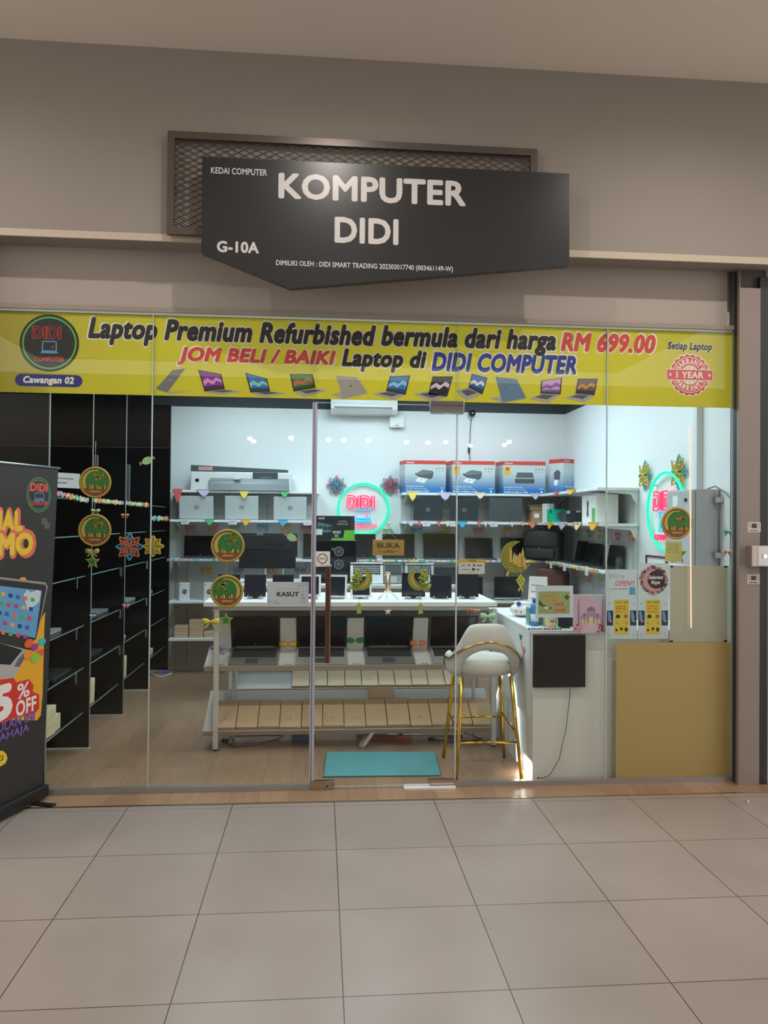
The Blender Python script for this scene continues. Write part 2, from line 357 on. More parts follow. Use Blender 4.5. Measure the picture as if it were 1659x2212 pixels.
# white strip lying at the foot of the door
x0, x1, _, _ = RC(872, 1696, 983, 1710, -.03)
t = thing('draught_strip', 'flat white plastic strip lying on the threshold below the glass door', 'strip', ((x0+x1)/2, -.035, .001))
hw = (x1-x0)/2
m = MB(); m.prism([(-hw+.006, -.022, 0), (hw, -.022, 0), (hw, .012, 0), (-hw, .012, 0), (-hw, -.004, 0)], (0, 0, .012)); m.build('lower_board', t, WHITE)
m = MB(); m.box(-hw, hw*.0, .0125, .026, 0, .022, bev=.003); m.build('upright_flange', t, OFFW)
# ---------------------------------------------------------------- far side of the mall seen only as reflections in the glass: rows of downlights
DL = M((255, 250, 240), .5, em=90, noise=0)
spots = [(540, 943), (548, 949), (629, 942), (710, 946), (742, 947), (796, 947), (878, 951), (925, 952), (963, 951), (1016, 958), (1090, 957), (1100, 950)]
struct(MB().box(-9, 10, -13.2, -13, 0, 3.3).build('wall_added_opposite', mat=M((84, 78, 72), .7)))  # unseen dark wall, added to darken the reflections in the shop glass
struct(MB().box(-14, 16, -22.2, -22, 0, 4.14).build('wall_added_far', mat=M((84, 78, 72), .7)))  # second unseen wall, added behind the downlights to keep reflections dark
struct(MB().box(-14, 16, -22, -9, 4.15, 4.25).build('ceiling_far_mall', mat=M((120, 108, 98), .9, noise=.02)))
far = None
for i, (px, py) in enumerate(spots):
    d = ray(px, py); d = Vector((d.x, -d.y, d.z)); o = P(px, py, 0); k = (4.04-o.z)/d.z; pos = o+d*k
    lab = 'round downlight in the distant mall ceiling, %s of the row mirrored in the shop glass' % ORD[i]
    if far is None:
        far = thing('mall_downlight_fitting', lab, 'downlight', pos, group='distant mall downlights')
        MB().lathe([(.05, .05), (.10, .05), (.10, -.02), (.05, -.02)]).build('rim', far, WHITE); MB().m(DL).ball((0, 0, -.05), .07, n=12).build('lamp', far)
    else: dup(far, pos, label=lab)
# ================================================================ the sign over the shop
o0 = P(833, 480, -.35)
sg = thing('shop_sign', 'black angular board with grey lettering mounted above the shop front', 'sign', (o0.x, -.35, o0.z))
pts = [P(x, y, -.35) for x, y in ((437, 338), (1230, 375), (1230, 573), (627, 623), (435, 545))]
MB().prism([(p.x-o0.x, 0, p.z-o0.z) for p in pts], (0, .05, 0)).build('board', sg, M((36, 37, 39), .32, noise=.12, scale=3))
LET = M((196, 192, 190), .3, noise=.02)
org = (o0.x, -.35, o0.z)
tpx('KEDAI COMPUTER', LET, sg, org, 516.5, 370.5, 121, 14, -.35, -.0015, bold=.02)
tpx('KOMPUTER', LET, sg, org, 806, 410, 405, 56, -.35, -.0015, bold=.034)
tpx('DIDI', LET, sg, org, 792, 499, 138, 56, -.35, -.0015, bold=.034)
tpx('G-10A', LET, sg, org, 514, 534, 91, 25, -.35, -.0015, bold=.04)
tpx('DIMILIKI OLEH : DIDI SMART TRADING 202303017740 (003461149-W)', LET, sg, org, 789, 576, 382, 14.5, -.35, -.0015, bold=.022)
for sx in (-.75, 0, .75): MB().cyl((sx, .05, .1), (sx, .088, .1), .02).build('standoff', sg, DARK)
# expanded metal frame behind the board
x0, x1 = P(362, 395, -.24).x, P(1159, 395, -.24).x; z0, z1 = P(362, 507, -.24).z, P(364, 285, -.24).z
mf = thing('mesh_panel', 'dark expanded-metal panel in a steel frame behind the black sign board', 'mesh panel', ((x0+x1)/2, -.24, z0))
hw, hh, fw = (x1-x0)/2, z1-z0, .042
FR = M((98, 88, 84), .35, .5)
m = MB(); m.box(-hw, hw, -.018, .012, 0, fw); m.box(-hw, hw, -.018, .012, hh-fw, hh); m.box(-hw, -hw+fw, -.018, .012, fw, hh-fw); m.box(hw-fw, hw, -.018, .012, fw, hh-fw); m.build('frame', mf, FR)
for sx in (-hw+.02, hw-.02): MB().box(sx-.012, sx+.012, .012, .04, hh*.4, hh*.5).build('wall_bracket', mf, FR)
m = MB().m(M((70, 62, 58), .5, .3)); dx, dz = .0735, .0375; sl = dz/dx; ax, bx, az, bz = -hw+fw*.6, hw-fw*.6, fw*.6, hh-fw*.6
for sgn in (1, -1):
    k0 = az-max(sl*sgn*ax, sl*sgn*bx); k1 = bz-min(sl*sgn*ax, sl*sgn*bx); k = math.floor(k0/dz)*dz
    while k < k1:
        p = []
        for X in (ax, bx):
            Z = sl*sgn*X+k
            if az <= Z <= bz: p.append((X, Z))
        for Z in (az, bz):
            X = (Z-k)/(sl*sgn)
            if ax < X < bx: p.append((X, Z))
        if len(p) >= 2 and abs(p[0][0]-p[1][0]) > .01:
            (xa, za), (xb, zb) = p[0], p[1]; d = Vector((xb-xa, 0, zb-za)).normalized(); nrm = Vector((-d.z, 0, d.x))*.002
            A, B = Vector((xa, 0, za)), Vector((xb, 0, zb)); yy = -.004 if sgn > 0 else 0
            m.prism([A-nrm+Vector((0, yy, 0)), B-nrm+Vector((0, yy, 0)), B+nrm+Vector((0, yy, 0)), A+nrm+Vector((0, yy, 0))], (0, .004, 0))
        k += dz
m.build('mesh', mf)
# ================================================================ banner behind the glass
BY = .0085
YEL = M((228, 216, 80), .45, noise=.03, scale=2, trans=.5)
q = [P(0, 848, BY), P(1582, 881, BY)]
zb, zt, bx0, bx1 = (P(103, 850.5, BY).z+P(1582, 880, BY).z)/2, 2.958, XL+.06, P(1582, 800, BY).x
bo = (0.4, BY, zb)
bn = thing('glass_banner', 'wide yellow vinyl banner with slogans and laptop pictures across the top of the glass', 'banner', bo)
MB().box(bx0-bo[0], bx1-bo[0], 0, .001, 0, zt-zb).build('vinyl_sheet', bn, YEL)
INKK, INKR, INKB, INKW = M((34, 32, 34), .5), M((222, 74, 66), .5), M((44, 62, 150), .5), M((238, 232, 220), .5, noise=.02)
def slogan(s, mat, cx, cy, wpx, hpx, b=.052, sh=.22, outline=.09):
    e = outline-b
    tpx(s, INKW, bn, bo, cx, cy, wpx*(1+.0)+7, hpx+7, BY, -.0006, bold=outline, shear=sh, ext=.0003, name='outline')
    tpx(s, mat, bn, bo, cx, cy, wpx, hpx, BY, -.0012, bold=b, shear=sh, ext=.0003)
slogan('Laptop Premium Refurbished', INKK, 506, 723, 622, 60)
slogan('bermula dari harga', INKK, 1014, 736.5, 378, 58)
slogan('RM 699.00', INKR, 1314.5, 741, 205, 42)
slogan('JOM BELI / BAIKI', INKR, 556, 773, 342, 40)
slogan('Laptop di', INKK, 830.5, 780, 184, 50)
slogan('DIDI COMPUTER', INKB, 1090, 785, 313, 42)
tpx('Setiap Laptop', INKW, bn, bo, 1490, 750, 99, 25, BY, -.0006, bold=.085, shear=.2, ext=.0003, name='outline')
tpx('Setiap Laptop', INKK, bn, bo, 1490, 750, 97, 22, BY, -.0012, bold=.045, shear=.2, ext=.0003)
def didi_tubes(h, w_):
    """the four letters as closed double-stroke outlines, centred, in X,Z"""
    out = []; lw = w_/4.35
    def D(x):
        s = h*.2; o = [(x, h/2), (x+lw*.62, h/2)]
        for i in range(1, 8):
            a = math.pi/2-math.pi*i/8; o.append((x+lw*.62+math.cos(a)*lw*.68, math.sin(a)*h/2))
        o += [(x+lw*.62, -h/2), (x, -h/2), (x, h*.16), (x+s, h*.16), (x+s, -h/2+s), (x+lw*.6, -h/2+s)]
        for i in range(1, 8):
            a = -math.pi/2+math.pi*i/8; o.append((x+lw*.6+math.cos(a)*(lw*.68-s), math.sin(a)*(h/2-s)))
        o += [(x+lw*.6, h/2-s), (x, h/2-s)]
        return o
    def I(x): s = h*.2; return [(x, h/2), (x+s, h/2), (x+s, -h/2), (x, -h/2)]
    x = -w_/2
    out.append(D(x)); x += lw*1.42; out.append(I(x)); x += lw*.42; out.append(D(x)); x += lw*1.45; out.append(I(x))
    return out
def stroke(mb, pts, y, wd, t=.0005, closed=True):
    n = len(pts)
    for i in range(n if closed else n-1):
        A = Vector((pts[i][0], y, pts[i][1])); B = Vector((pts[(i+1) % n][0], y, pts[(i+1) % n][1])); d = B-A
        if d.length < 1e-6: continue
        d.normalize(); nn = Vector((-d.z, 0, d.x))*wd/2; e = d*wd*.3
        mb.prism([A-nn-e, B-nn+e, B+nn+e, A+nn-e], (0, t, 0))
def round_logo(parent, cx, cz, y, r, solid=False, sxk=1.0):
    """printed round shop logo: black disc, green ring, red letters, blue laptop"""
    GRN, RED, BLU = M((96, 178, 70), .5), M((205, 56, 52), .5), M((78, 160, 205), .5)
    m = MB().m(M((20, 24, 22), .5)); m.disc(cx, cz, y, r, .0004, 48, r); m.m(GRN); m.annulus(cx, cz, y-.0005, r*.86, r*.92, .0004); m.build('logo_disc', parent)
    m = MB().m(RED)
    for L in didi_tubes(r*.42, r*1.16):
        L = [(cx+a, cz+r*.36+b) for a, b in L]
        if solid: stroke(m, L, y-.001, r*.075, .0004)
        else: stroke(m, L, y-.001, r*.028, .0004)
    m.build('logo_letters', parent)
    m = MB().m(BLU); stroke(m, [(cx-r*.23, cz+r*.05), (cx+r*.23, cz+r*.05), (cx+r*.23, cz-r*.28), (cx-r*.23, cz-r*.28)], y-.001, r*.04, .0004)
    m.flat([(cx-r*.30, cz-r*.36), (cx+r*.30, cz-r*.36), (cx+r*.26, cz-r*.28), (cx-r*.26, cz-r*.28)], y-.0012, .0004)
    m.m(RED).flat([(cx+.06*r, cz-.08*r), (cx+.16*r, cz-.14*r), (cx+.1*r, cz-.2*r)], y-.001, .0004); m.build('logo_laptop', parent)
    text('COMPUTER', RED, parent, cx, cz-r*.56, y-.001, r*1.02, r*.17, bold=.03, ext=.0003)
lc = P(107, 741, BY); lr = P(171, 741, BY).x-lc.x
round_logo(bn, lc.x-bo[0], lc.z-bo[2], -.001, lr)
c = P(105.5, 822, BY); hw = P(178, 822, BY).x-c.x; hh = hw*.19
m = MB().m(M((44, 50, 128), .5)); pts = []
for i in range(24):
    a = 2*math.pi*i/24+.01; pts.append((c.x-bo[0]+math.copysign(hw-hh, math.cos(a))+hh*math.cos(a), c.z-bo[2]+hh*math.sin(a)))
m.flat(pts, -.001, .0005).build('name_pill', bn)
tpx('Cawangan 02', INKW, bn, bo, 105, 823, 110, 20, BY, -.0016, bold=.05, shear=.15, ext=.0003)
# printed laptops: screen corners and base corners in photo pixels
SCRC = [(118, 118, 122), (140, 66, 150), (74, 150, 190), (150, 90, 76), (150, 148, 146), (60, 138, 196), (196, 190, 196), (150, 180, 205), (108, 134, 168), (196, 140, 196), (178, 130, 90)]
LAPS = [((400, 797), (397, 797), (362, 840), (338, 838), 0), ]
def plap(i, lid, base, back, colA, colB):
    m = MB(); f = lambda p: (P(p[0], p[1], BY).x-bo[0], P(p[0], p[1], BY).z-bo[2])
    m.m(M((172, 170, 166), .5)).flat([f(p) for p in base], -.001, .0005)
    cx = sum(p[0] for p in lid)/4; cy = sum(p[1] for p in lid)/4
    bcx = sum(p[0] for p in base)/4; bcy = sum(p[1] for p in base)/4
    if back:
        m.m(M(colA, .5)).flat([f(p) for p in lid], -.0016, .0005)
        m.m(M(colB, .5)).disc(*f((cx, cy)), -.0021, .008, .0004, 12)
    else:
        m.m(M((52, 50, 56), .5)).flat([f(p) for p in lid], -.0016, .0005)
        ins = [(cx+(x-cx)*.88, cy+(y-cy)*.86-1) for x, y in lid]
        m.m(M(colA, .5)).flat([f(p) for p in ins], -.0021, .0004)
        a, b, c_, d = ins; mid = lambda p, q, t: (p[0]+(q[0]-p[0])*t, p[1]+(q[1]-p[1])*t)
        g = lambda u, v: f(mid(mid(a, b, u), mid(d, c_, u), v))
        m.m(M(colB, .5)).flat([g(.0, .55), g(.25, .35), g(.5, .5), g(.75, .25), g(1, .4), g(1, .62), g(.72, .5), g(.5, .75), g(.25, .6), g(0, .8)], -.0025, .0003); m.m(M(tuple(min(255, int(q*.55)) for q in colA), .5)).flat([g(0, .85), g(.4, .8), g(1, .8), g(1, 1), g(0, 1)], -.0026, .0003)
        m.m(M((88, 88, 90), .5)).flat([f((bcx+(x-bcx)*.62, bcy+(y-bcy)*.5-2)) for x, y in base], -.0016, .0004)
    o = m.build('printed_laptop', bn)
plap(0, [(400, 796), (372, 800), (337, 840), (362, 848)], [(337, 842), (362, 846), (420, 845), (365, 850)], 1, (124, 122, 124), (150, 148, 148))
plap(1, [(428, 799), (478, 808), (486, 841), (442, 846)], [(442, 847), (486, 842), (523, 846), (478, 853)], 0, (140, 62, 150), (224, 150, 216))
plap(2, [(530, 805), (577, 818), (584, 846), (541, 848)], [(541, 849), (584, 846), (619, 850), (572, 858)], 0, (60, 130, 176), (150, 200, 215))
plap(3, [(626, 808), (675, 808), (682, 838), (634, 846)], [(634, 846), (682, 840), (708, 844), (657, 858)], 0, (84, 128, 64), (200, 110, 90))
plap(4, [(725, 811), (771, 815), (794, 848), (741, 861)], [(715, 852), (741, 846), (794, 850), (742, 862)], 1, (166, 160, 154), (120, 116, 112))
plap(5, [(842, 813), (886, 811), (876, 853), (834, 845)], [(803, 851), (836, 845), (876, 853), (850, 864)], 0, (54, 130, 196), (150, 206, 236))
plap(6, [(934, 813), (979, 813), (966, 857), (925, 852)], [(892, 851), (926, 845), (966, 857), (934, 868)], 0, (40, 38, 42), (216, 206, 220))
plap(7, [(1019, 807), (1053, 816), (1042, 852), (1012, 838)], [(985, 845), (1012, 836), (1042, 851), (1008, 866)], 0, (60, 110, 186), (224, 228, 240))
plap(8, [(1070, 814), (1116, 819), (1137, 860), (1085, 869)], [(1058, 860), (1084, 856), (1137, 861), (1086, 870)], 1, (104, 130, 162), (122, 148, 178))
plap(9, [(1169, 822), (1214, 816), (1211, 852), (1167, 850)], [(1142, 862), (1170, 850), (1211, 852), (1184, 871)], 0, (204, 160, 214), (150, 100, 180))
plap(10, [(1248, 818), (1291, 818), (1284, 854), (1243, 850)], [(1220, 860), (1246, 850), (1284, 854), (1262, 870)], 0, (110, 90, 100), (216, 150, 70))
# warranty seal
c = P(1490, 810, BY); r = P(1535, 810, BY).x-c.x; cx, cz = c.x-bo[0], c.z-bo[2]
m = MB().m(INKW); m.flat([(cx+r*(1.02 if i % 2 else .95)*math.cos(math.pi*i/20), cz+r*(1.02 if i % 2 else .95)*math.sin(math.pi*i/20)) for i in range(40)], -.0008, .0003)
m.m(INKR); m.flat([(cx+r*(.98 if i % 2 else .88)*math.cos(math.pi*i/20), cz+r*(.98 if i % 2 else .88)*math.sin(math.pi*i/20)) for i in range(40)], -.0012, .0003)
m.m(INKW); m.annulus(cx, cz, -.0016, r*.80, r*.83, .0003); m.disc(cx, cz, -.0016, r*.44, .0003)
m.flat([(cx-r*1.12, cz-r*.26), (cx+r*1.12, cz-r*.26), (cx+r*1.12, cz+r*.26), (cx-r*1.12, cz+r*.26)], -.002, .0003)
m.m(INKR); m.flat([(cx-r*1.09, cz-r*.23), (cx+r*1.09, cz-r*.23), (cx+r*1.09, cz+r*.23), (cx-r*1.09, cz+r*.23)], -.0024, .0003)
def star(m, x, z, y, r0, t=.0003, k=.42, n=5): m.flat([(x+r0*(1 if i % 2 == 0 else k)*math.sin(math.pi*i/n), z+r0*(1 if i % 2 == 0 else k)*math.cos(math.pi*i/n)) for i in range(2*n)], y, t)
m.m(INKW)
for sx in (-.93, .93): star(m, cx+r*sx, cz, -.0028, r*.09)
m.m(INKR)
for sx, sz in ((-.2, .31), (0, .34), (.2, .31), (-.2, -.31), (0, -.34), (.2, -.31)): star(m, cx+r*sx, cz+r*sz, -.002, r*.05)
m.build('warranty_seal', bn)
text('1 YEAR', INKW, bn, cx, cz, -.0028, r*1.3, r*.3, bold=.03, ext=.0003)
def arc_text(s, mat, parent, cx, cz, y, rad, hh, a0, a1, up):
    for i, ch in enumerate(s):
        a = a0+(a1-a0)*i/(len(s)-1)
        o = text(ch, mat, None, 0, 0, 0, hh*.62 if ch != 'W' else hh*.9, hh, bold=.04, ext=.0003)
        rot = Matrix.Rotation(-(a-math.pi/2) if up else -(a+math.pi/2), 4, 'Y')
        o.data.transform(Matrix.Translation((cx+rad*math.cos(a), y, cz+rad*math.sin(a))) @ rot)
        o.parent = parent; o.name = 'seal_letter'
arc_text('WARRANTY', INKW, bn, cx, cz, -.0018, r*.63, r*.27, math.radians(152), math.radians(28), True)
arc_text('WARRANTY', INKW, bn, cx, cz, -.0018, r*.63, r*.27, math.radians(208), math.radians(332), False)
# ================================================================ yellow film and sheets on the side pane
x0, x1, z0, z1 = RC(1331, 1388, 1582, 1688, .0085)
t = thing('yellow_film', 'large plain mustard yellow film covering the lower corner of the glass', 'window film', ((x0+x1)/2, .0085, z0))
MB().box(-(x1-x0)/2, (x1-x0)/2, 0, .001, 0, z1-z0).build('film', t, M((200, 170, 108), .4, noise=.06, scale=1.5, trans=.08))
x0, x1, z0, z1 = RC(1447, 1222, 1571, 1387, .0085)
t = thing('blank_sheet', 'plain beige sheet taped to the glass above the yellow film', 'sheet', ((x0+x1)/2, .0085, z0)); hw, hh = (x1-x0)/2, z1-z0
MB().box(-hw, hw, 0, .001, 0, hh).build('sheet', t, M((206, 202, 182), .5, noise=.02, trans=.3))
MB().box(hw, hw+.03, 0, .001, 0, hh).build('margin', t, M((225, 232, 232), .5, noise=.02, trans=.3))
for sx in (-hw, hw-.022):
    for sz in (0, hh-.012): MB().box(sx, sx+.022, -.0008, -.0001, sz, sz+.012).build('tape', t, BLACK)
def sheet(name, label, cat, px0, py0, px1, py1, mat=None, Y=.0085, group=None, th=.0008):
    x0, x1, z0, z1 = RC(px0, py0, px1, py1, Y); hw, hh = (x1-x0)/2, z1-z0
    t = thing(name, label, cat, ((x0+x1)/2, Y, z0), group=group)
    MB().box(-hw, hw, 0, th, 0, hh).build('sheet' if name != 'sign' else 'panel', t, mat or GPAPER)
    return t, hw, hh
R2 = random.Random(3)
t, hw, hh = sheet('poster', 'white poster with slanted pink OPEN lettering and a small blue laptop', 'poster', 1309, 1230, 1376, 1290)
text("We're", M((170, 172, 176), .5), t, -hw*.3, hh*.76, -.0006, hw*.95, hh*.22, shear=.3, ext=.0002)
text('OPEN!!', M((226, 106, 112), .5), t, hw*.22, hh*.5, -.0006, hw*1.25, hh*.2, bold=.02, shear=.3, ext=.0002)
m = MB().m(M((150, 152, 156), .5)); glyphs(m, -hw*.75, hw*.45, hh*.28, hh*.33, -.0006, 22, R2); m.build('small_print', t)
m = MB().m(M((92, 168, 205), .5)); m.flat([(hw*.5, hh*.18), (hw*.88, hh*.18), (hw*.88, hh*.36), (hw*.5, hh*.36)], -.0006, .0003); m.flat([(hw*.46, hh*.09), (hw*.94, hh*.09), (hw*.88, hh*.18), (hw*.5, hh*.18)], -.0006, .0003); m.build('laptop_print', t)
t, hw, hh = sheet('poster', 'white greeting poster with a round colourful floral crescent', 'poster', 1378, 1217, 1446, 1290)
m = MB(); cz = hh*.5; cr = [(120, 70, 96), (196, 140, 120), (150, 120, 90), (90, 120, 130), (210, 160, 150), (90, 60, 80)]
for i in range(44):
    a = 2*math.pi*i/44; rr = hw*R2.uniform(.72, .82); m.m(M(cr[i % 6], .6)); m.flat([(rr*math.cos(a)+hw*.13*math.cos(b), cz+rr*math.sin(a)+hw*.13*math.sin(b)) for b in (0, 1.2, 2.4, 3.6, 4.9)], -.0005-.00002*(i % 7), .0002)
m.m(M((60, 44, 54), .6)).disc(0, cz, -.0009, hw*.72, .0002); m.m(M((206, 160, 158), .6))
m.flat([(hw*.70*math.cos(a), cz+hw*.70*math.sin(a)) for a in [math.radians(x) for x in range(90, 311, 10)]]+[(hw*(.16+.56*math.cos(a)), cz+hw*(.04+.56*math.sin(a))) for a in [math.radians(x) for x in range(300, 89, -10)]], -.0012, .0002); m.build('floral_print', t)
text('Selamat\nRaya', M((240, 236, 238), .5), t, hw*.12, cz, -.0016, hw*.95, hw*.62, bold=.03, shear=.25, ext=.0002)
t, hw, hh = sheet('poster', 'white framed poster with a green picture and orange lettering above the black screen', 'poster', 1157, 1265, 1238, 1334)
m = MB().m(M((158, 176, 112), .5, noise=.15, scale=8)); m.box(-hw*.86, hw*.82, -.0006, -.0001, hh*.12, hh*.82); m.m(M((64, 92, 66), .5)); m.flat([(-hw*.8, hh*.56), (-hw*.6, hh*.4), (-hw*.3, hh*.36), (-hw*.6, hh*.34), (-hw*.84, hh*.4)], -.0009, .0002)
star(m, hw*.66, hh*.64, -.0009, hw*.17, .0002, .6, 4); m.m(PAPER).disc(-hw*.44, hh*.31, -.0009, hw*.09, .0002, 14); m.m(DARK).disc(-hw*.2, hh*.3, -.0009, hw*.05, .0002, 12); m.build('picture', t)
ORG = M((224, 128, 72), .5); m = MB().m(ORG); glyphs(m, -hw*.66, hw*.3, hh*.62, hh*.73, -.001, 11, R2); m.build('lettering', t); m = MB().m(ORG); glyphs(m, -hw*.5, hw*.1, hh*.5, hh*.6, -.001, 8, R2)
m.build('lettering', t); m = MB().m(M((214, 84, 60), .5)); glyphs(m, hw*.0, hw*.5, hh*.36, hh*.5, -.001, 4, R2); glyphs(m, 0, hw*.58, hh*.17, hh*.32, -.001, 5, R2); m.build('lettering', t)
t, hw, hh = sheet('poster', 'pink and violet picture of a domed mosque with two slim towers on the glass', 'poster', 1238, 1284, 1308, 1368)
m = MB().m(M((206, 178, 196), .5, noise=.1, scale=6)); m.box(-hw*.98, hw*.98, -.0005, -.0001, hh*.01, hh*.98); m.m(M((184, 190, 212), .5)).flat([(-hw*.2, hh*.97), (hw*.97, hh*.97), (hw*.97, hh*.7)], -.0008, .0002)
V1, V2, V3 = M((146, 120, 150), .5), M((170, 146, 172), .5), M((214, 130, 140), .5)
m.m(V2); m.flat([(-hw*.55, hh*.26), (hw*.72, hh*.26), (hw*.72, hh*.44), (.4*hw, hh*.46), (.4*hw, hh*.54), (-.2*hw, hh*.54), (-.2*hw, hh*.46), (-hw*.55, hh*.44)], -.001, .0002)
m.m(V1); m.flat([(hw*.1+hw*.28*math.cos(a)*(1.0 if a < 2.9 else .9), hh*.56+hh*.12*math.sin(a)) for a in [math.pi*i/14 for i in range(15)]], -.0012, .0002); m.flat([(hw*.08, hh*.66), (hw*.12, hh*.66), (hw*.1, hh*.75)], -.0012, .0002)
for sx in (-.66, .82):
    m.m(V1).flat([(hw*(sx-.05), hh*.2), (hw*(sx+.05), hh*.2), (hw*(sx+.035), hh*.78), (hw*sx, hh*.9), (hw*(sx-.035), hh*.78)], -.0012, .0002); m.m(V3)
    for zz in (.45, .62, .78): m.flat([(hw*(sx-.08), hh*zz), (hw*(sx+.08), hh*zz), (hw*(sx+.08), hh*(zz+.02)), (hw*(sx-.08), hh*(zz+.02))], -.0014, .0002)
for sx in (-.3, .5): m.m(V1).disc(hw*sx, hh*.47, -.0012, hw*.1, .0002, 14)
m.m(M((240, 206, 130), .5))
for sx, ww, h2 in ((.1, .12, .4), (-.42, .06, .34), (-.2, .06, .34), (.4, .06, .34), (.6, .06, .34)): m.flat([(hw*(sx-ww), hh*.26), (hw*(sx+ww), hh*.26), (hw*(sx+ww), hh*h2), (hw*sx, hh*(h2+.04)), (hw*(sx-ww), hh*h2)], -.0014, .0002)
m.m(M((216, 186, 206), .5)).flat([(-hw*.1, hh*.26), (hw*.3, hh*.26), (hw*.66, hh*.02), (-hw*.5, hh*.02)], -.0012, .0002)
for i in range(26):
    sx = R2.choice((-1, 1)); x = sx*hw*R2.uniform(.5, .95); m.m(M(R2.choice([(206, 96, 104), (226, 140, 146), (110, 76, 84)]), .6)).disc(x, hh*R2.uniform(.03, .24), -.0015-.00002*i, hw*R2.uniform(.05, .1), .0002, 8)
m.build('picture', t)
for k, (px0, px1, lab) in enumerate(((1310, 1376, 'white repair leaflet with a yellow column below the OPEN poster'), (1378, 1444, 'white repair leaflet with a yellow column below the floral crescent poster'))):
    t, hw, hh = sheet('leaflet', lab, 'leaflet', px0, 1290, px1, 1380)
    m = MB().m(M((222, 196, 64), .5)); m.box(-hw*.5, hw*.46, -.0006, -.0001, hh*.1, hh*.94); m.build('yellow_column', t)
    m = MB().m(M((90, 120, 70), .5)); glyphs(m, -hw*.44, hw*.4, hh*.86, hh*.9, -.001, 9, R2); m.m(M((200, 100, 60), .5)); glyphs(m, -hw*.36, hw*.3, hh*.76, hh*.8, -.001, 8, R2); glyphs(m, -hw*.36, hw*.3, hh*.70, hh*.745, -.001, 8, R2)
    m.m(DARK); glyphs(m, -hw*.4, hw*.35, hh*.64, hh*.66, -.001, 14, R2); m.build('small_print', t)
    m = MB().m(DARK); m.flat([(-hw*.4, hh*.5), (-hw*.1, hh*.5), (-hw*.16, hh*.58), (-hw*.34, hh*.58)], -.001, .0003).build('icon', t); m = MB(); m.m(M((196, 80, 90), .5)).box(hw*.16, hw*.38, -.001, -.0006, hh*.5, hh*.58).build('icon', t)
    m = MB().m(M((90, 190, 190), .5)).disc(-hw*.34, hh*.38, -.001, hw*.07, .0003, 12).build('icon', t); MB().m(M((214, 110, 130), .5)).disc(hw*.3, hh*.38, -.001, hw*.07, .0003, 12).build('icon', t)
    MB().m(DARK).disc(-hw*.34, hh*.21, -.001, hw*.08, .0003, 12).build('icon', t); MB().m(DARK).disc(-hw*.02, hh*.24, -.001, hw*.1, .0003, 12).build('icon', t); MB().m(DARK).box(hw*.2, hw*.38, -.001, -.0006, hh*.18, hh*.27).build('icon', t)
    for sx in (-.98, .54):
        m = MB().m(M((34, 52, 78), .5)); m.box(hw*sx, hw*(sx+.42), -.0006, -.0001, hh*.32, hh*.68); m.m(M((110, 160, 190), .5)).flat([(hw*(sx+.05), hh*.66), (hw*(sx+.2), hh*.66), (hw*(sx+.3), hh*.5), (hw*(sx+.1), hh*.42)], -.0009, .0002); m.m(M((200, 140, 160), .5)).disc(hw*(sx+.25), hh*.43, -.0009, hw*.09, .0002, 12); m.build('photo', t)
    for sx in (-.8, .76):
        for sz in (.1, .84): MB().m(M((180, 182, 184), .5)).annulus(hw*sx, hh*sz, -.0006, hw*.06, hw*.09, .0003, 14).build('badge', t)
t, hw, hh = sheet('notice', 'small pale yellow notice behind the green star on the glass', 'notice', 1437, 1170, 1473, 1213, M((222, 214, 140), .5, noise=.03, trans=.3))
m = MB().m(M((130, 124, 80), .5))
for k in range(5): glyphs(m, -hw*.8, hw*.7, hh*(.45+.1*k), hh*(.49+.1*k), -.0006, 12, R2)
m.build('small_print', t)
# ---------------------------------------------------------------- signs on the door
t, hw, hh = sheet('sign', 'white square PULL sign with a ringed word above the door handle', 'sign', 680, 1191, 713, 1224, M((226, 220, 216), .4, noise=.02), -.0095)
m = MB().m(DARK); m.annulus(0, hh*.53, -.0006, hw*.56, hw*.66, .0004); m.build('ring', t); text('PULL', DARK, t, 0, hh*.53, -.0008, hw*.78, hh*.11, bold=.02, ext=.0003)
m = MB().m(GREY); glyphs(m, -hw*.3, hw*.3, hh*.1, hh*.14, -.0006, 7, R2); m.build('small_print', t)
t, hw, hh = sheet('sign', 'grey and white shoe notice reading KASUT with pencil drawn corners', 'sign', 577, 1257, 667, 1308, M((206, 212, 214), .4, noise=.02, trans=.45), -.0095)
text('SILA TANGGALKAN', M((178, 180, 180), .5), t, 0, hh*.71, -.0008, hw*1.1, hh*.065, ext=.0002); text('KASUT', DARK, t, hw*.0, hh*.48, -.0008, hw*1.06, hh*.2, bold=.035, ext=.0003)
m = MB().m(M((130, 132, 134), .5))
for i in range(70):
    if i % 2: x, z = hw*R2.uniform(.45, .95), hh*R2.uniform(.80, .96)
    else: x, z = -hw*R2.uniform(.4, .95), hh*R2.uniform(.05, .2)
    if i % 7 == 0: x, z = hw*R2.uniform(.86, .96), hh*R2.uniform(.5, .9)
    if i % 9 == 0: x, z = -hw*R2.uniform(.84, .95), hh*R2.uniform(.1, .5)
    s_ = hw*R2.uniform(.015, .03); m.flat([(x-s_*.5, z), (x, z-s_), (x+s_*.5, z), (x, z+s_)], -.0006, .0003)
m.m(DARK)
for x, z in ((.7, .44), (.76, .3)): m.flat([(hw*(x-.03), hh*z), (hw*x, hh*(z-.02)), (hw*(x+.04), hh*(z+.02)), (hw*x, hh*(z+.04))], -.0007, .0003)
m.m(M((150, 150, 152), .5))
for a, b in (((.64, .1), (.7, .7)), ((.7, .1), (.86, .36)), ((.58, .2), (.7, .4)), ((.66, .08), (.86, .2))): stroke(m, [(hw*a[0], hh*a[1]), (hw*b[0], hh*b[1])], -.0006, .0015, .0003, False)
m.build('pencil_drawing', t)
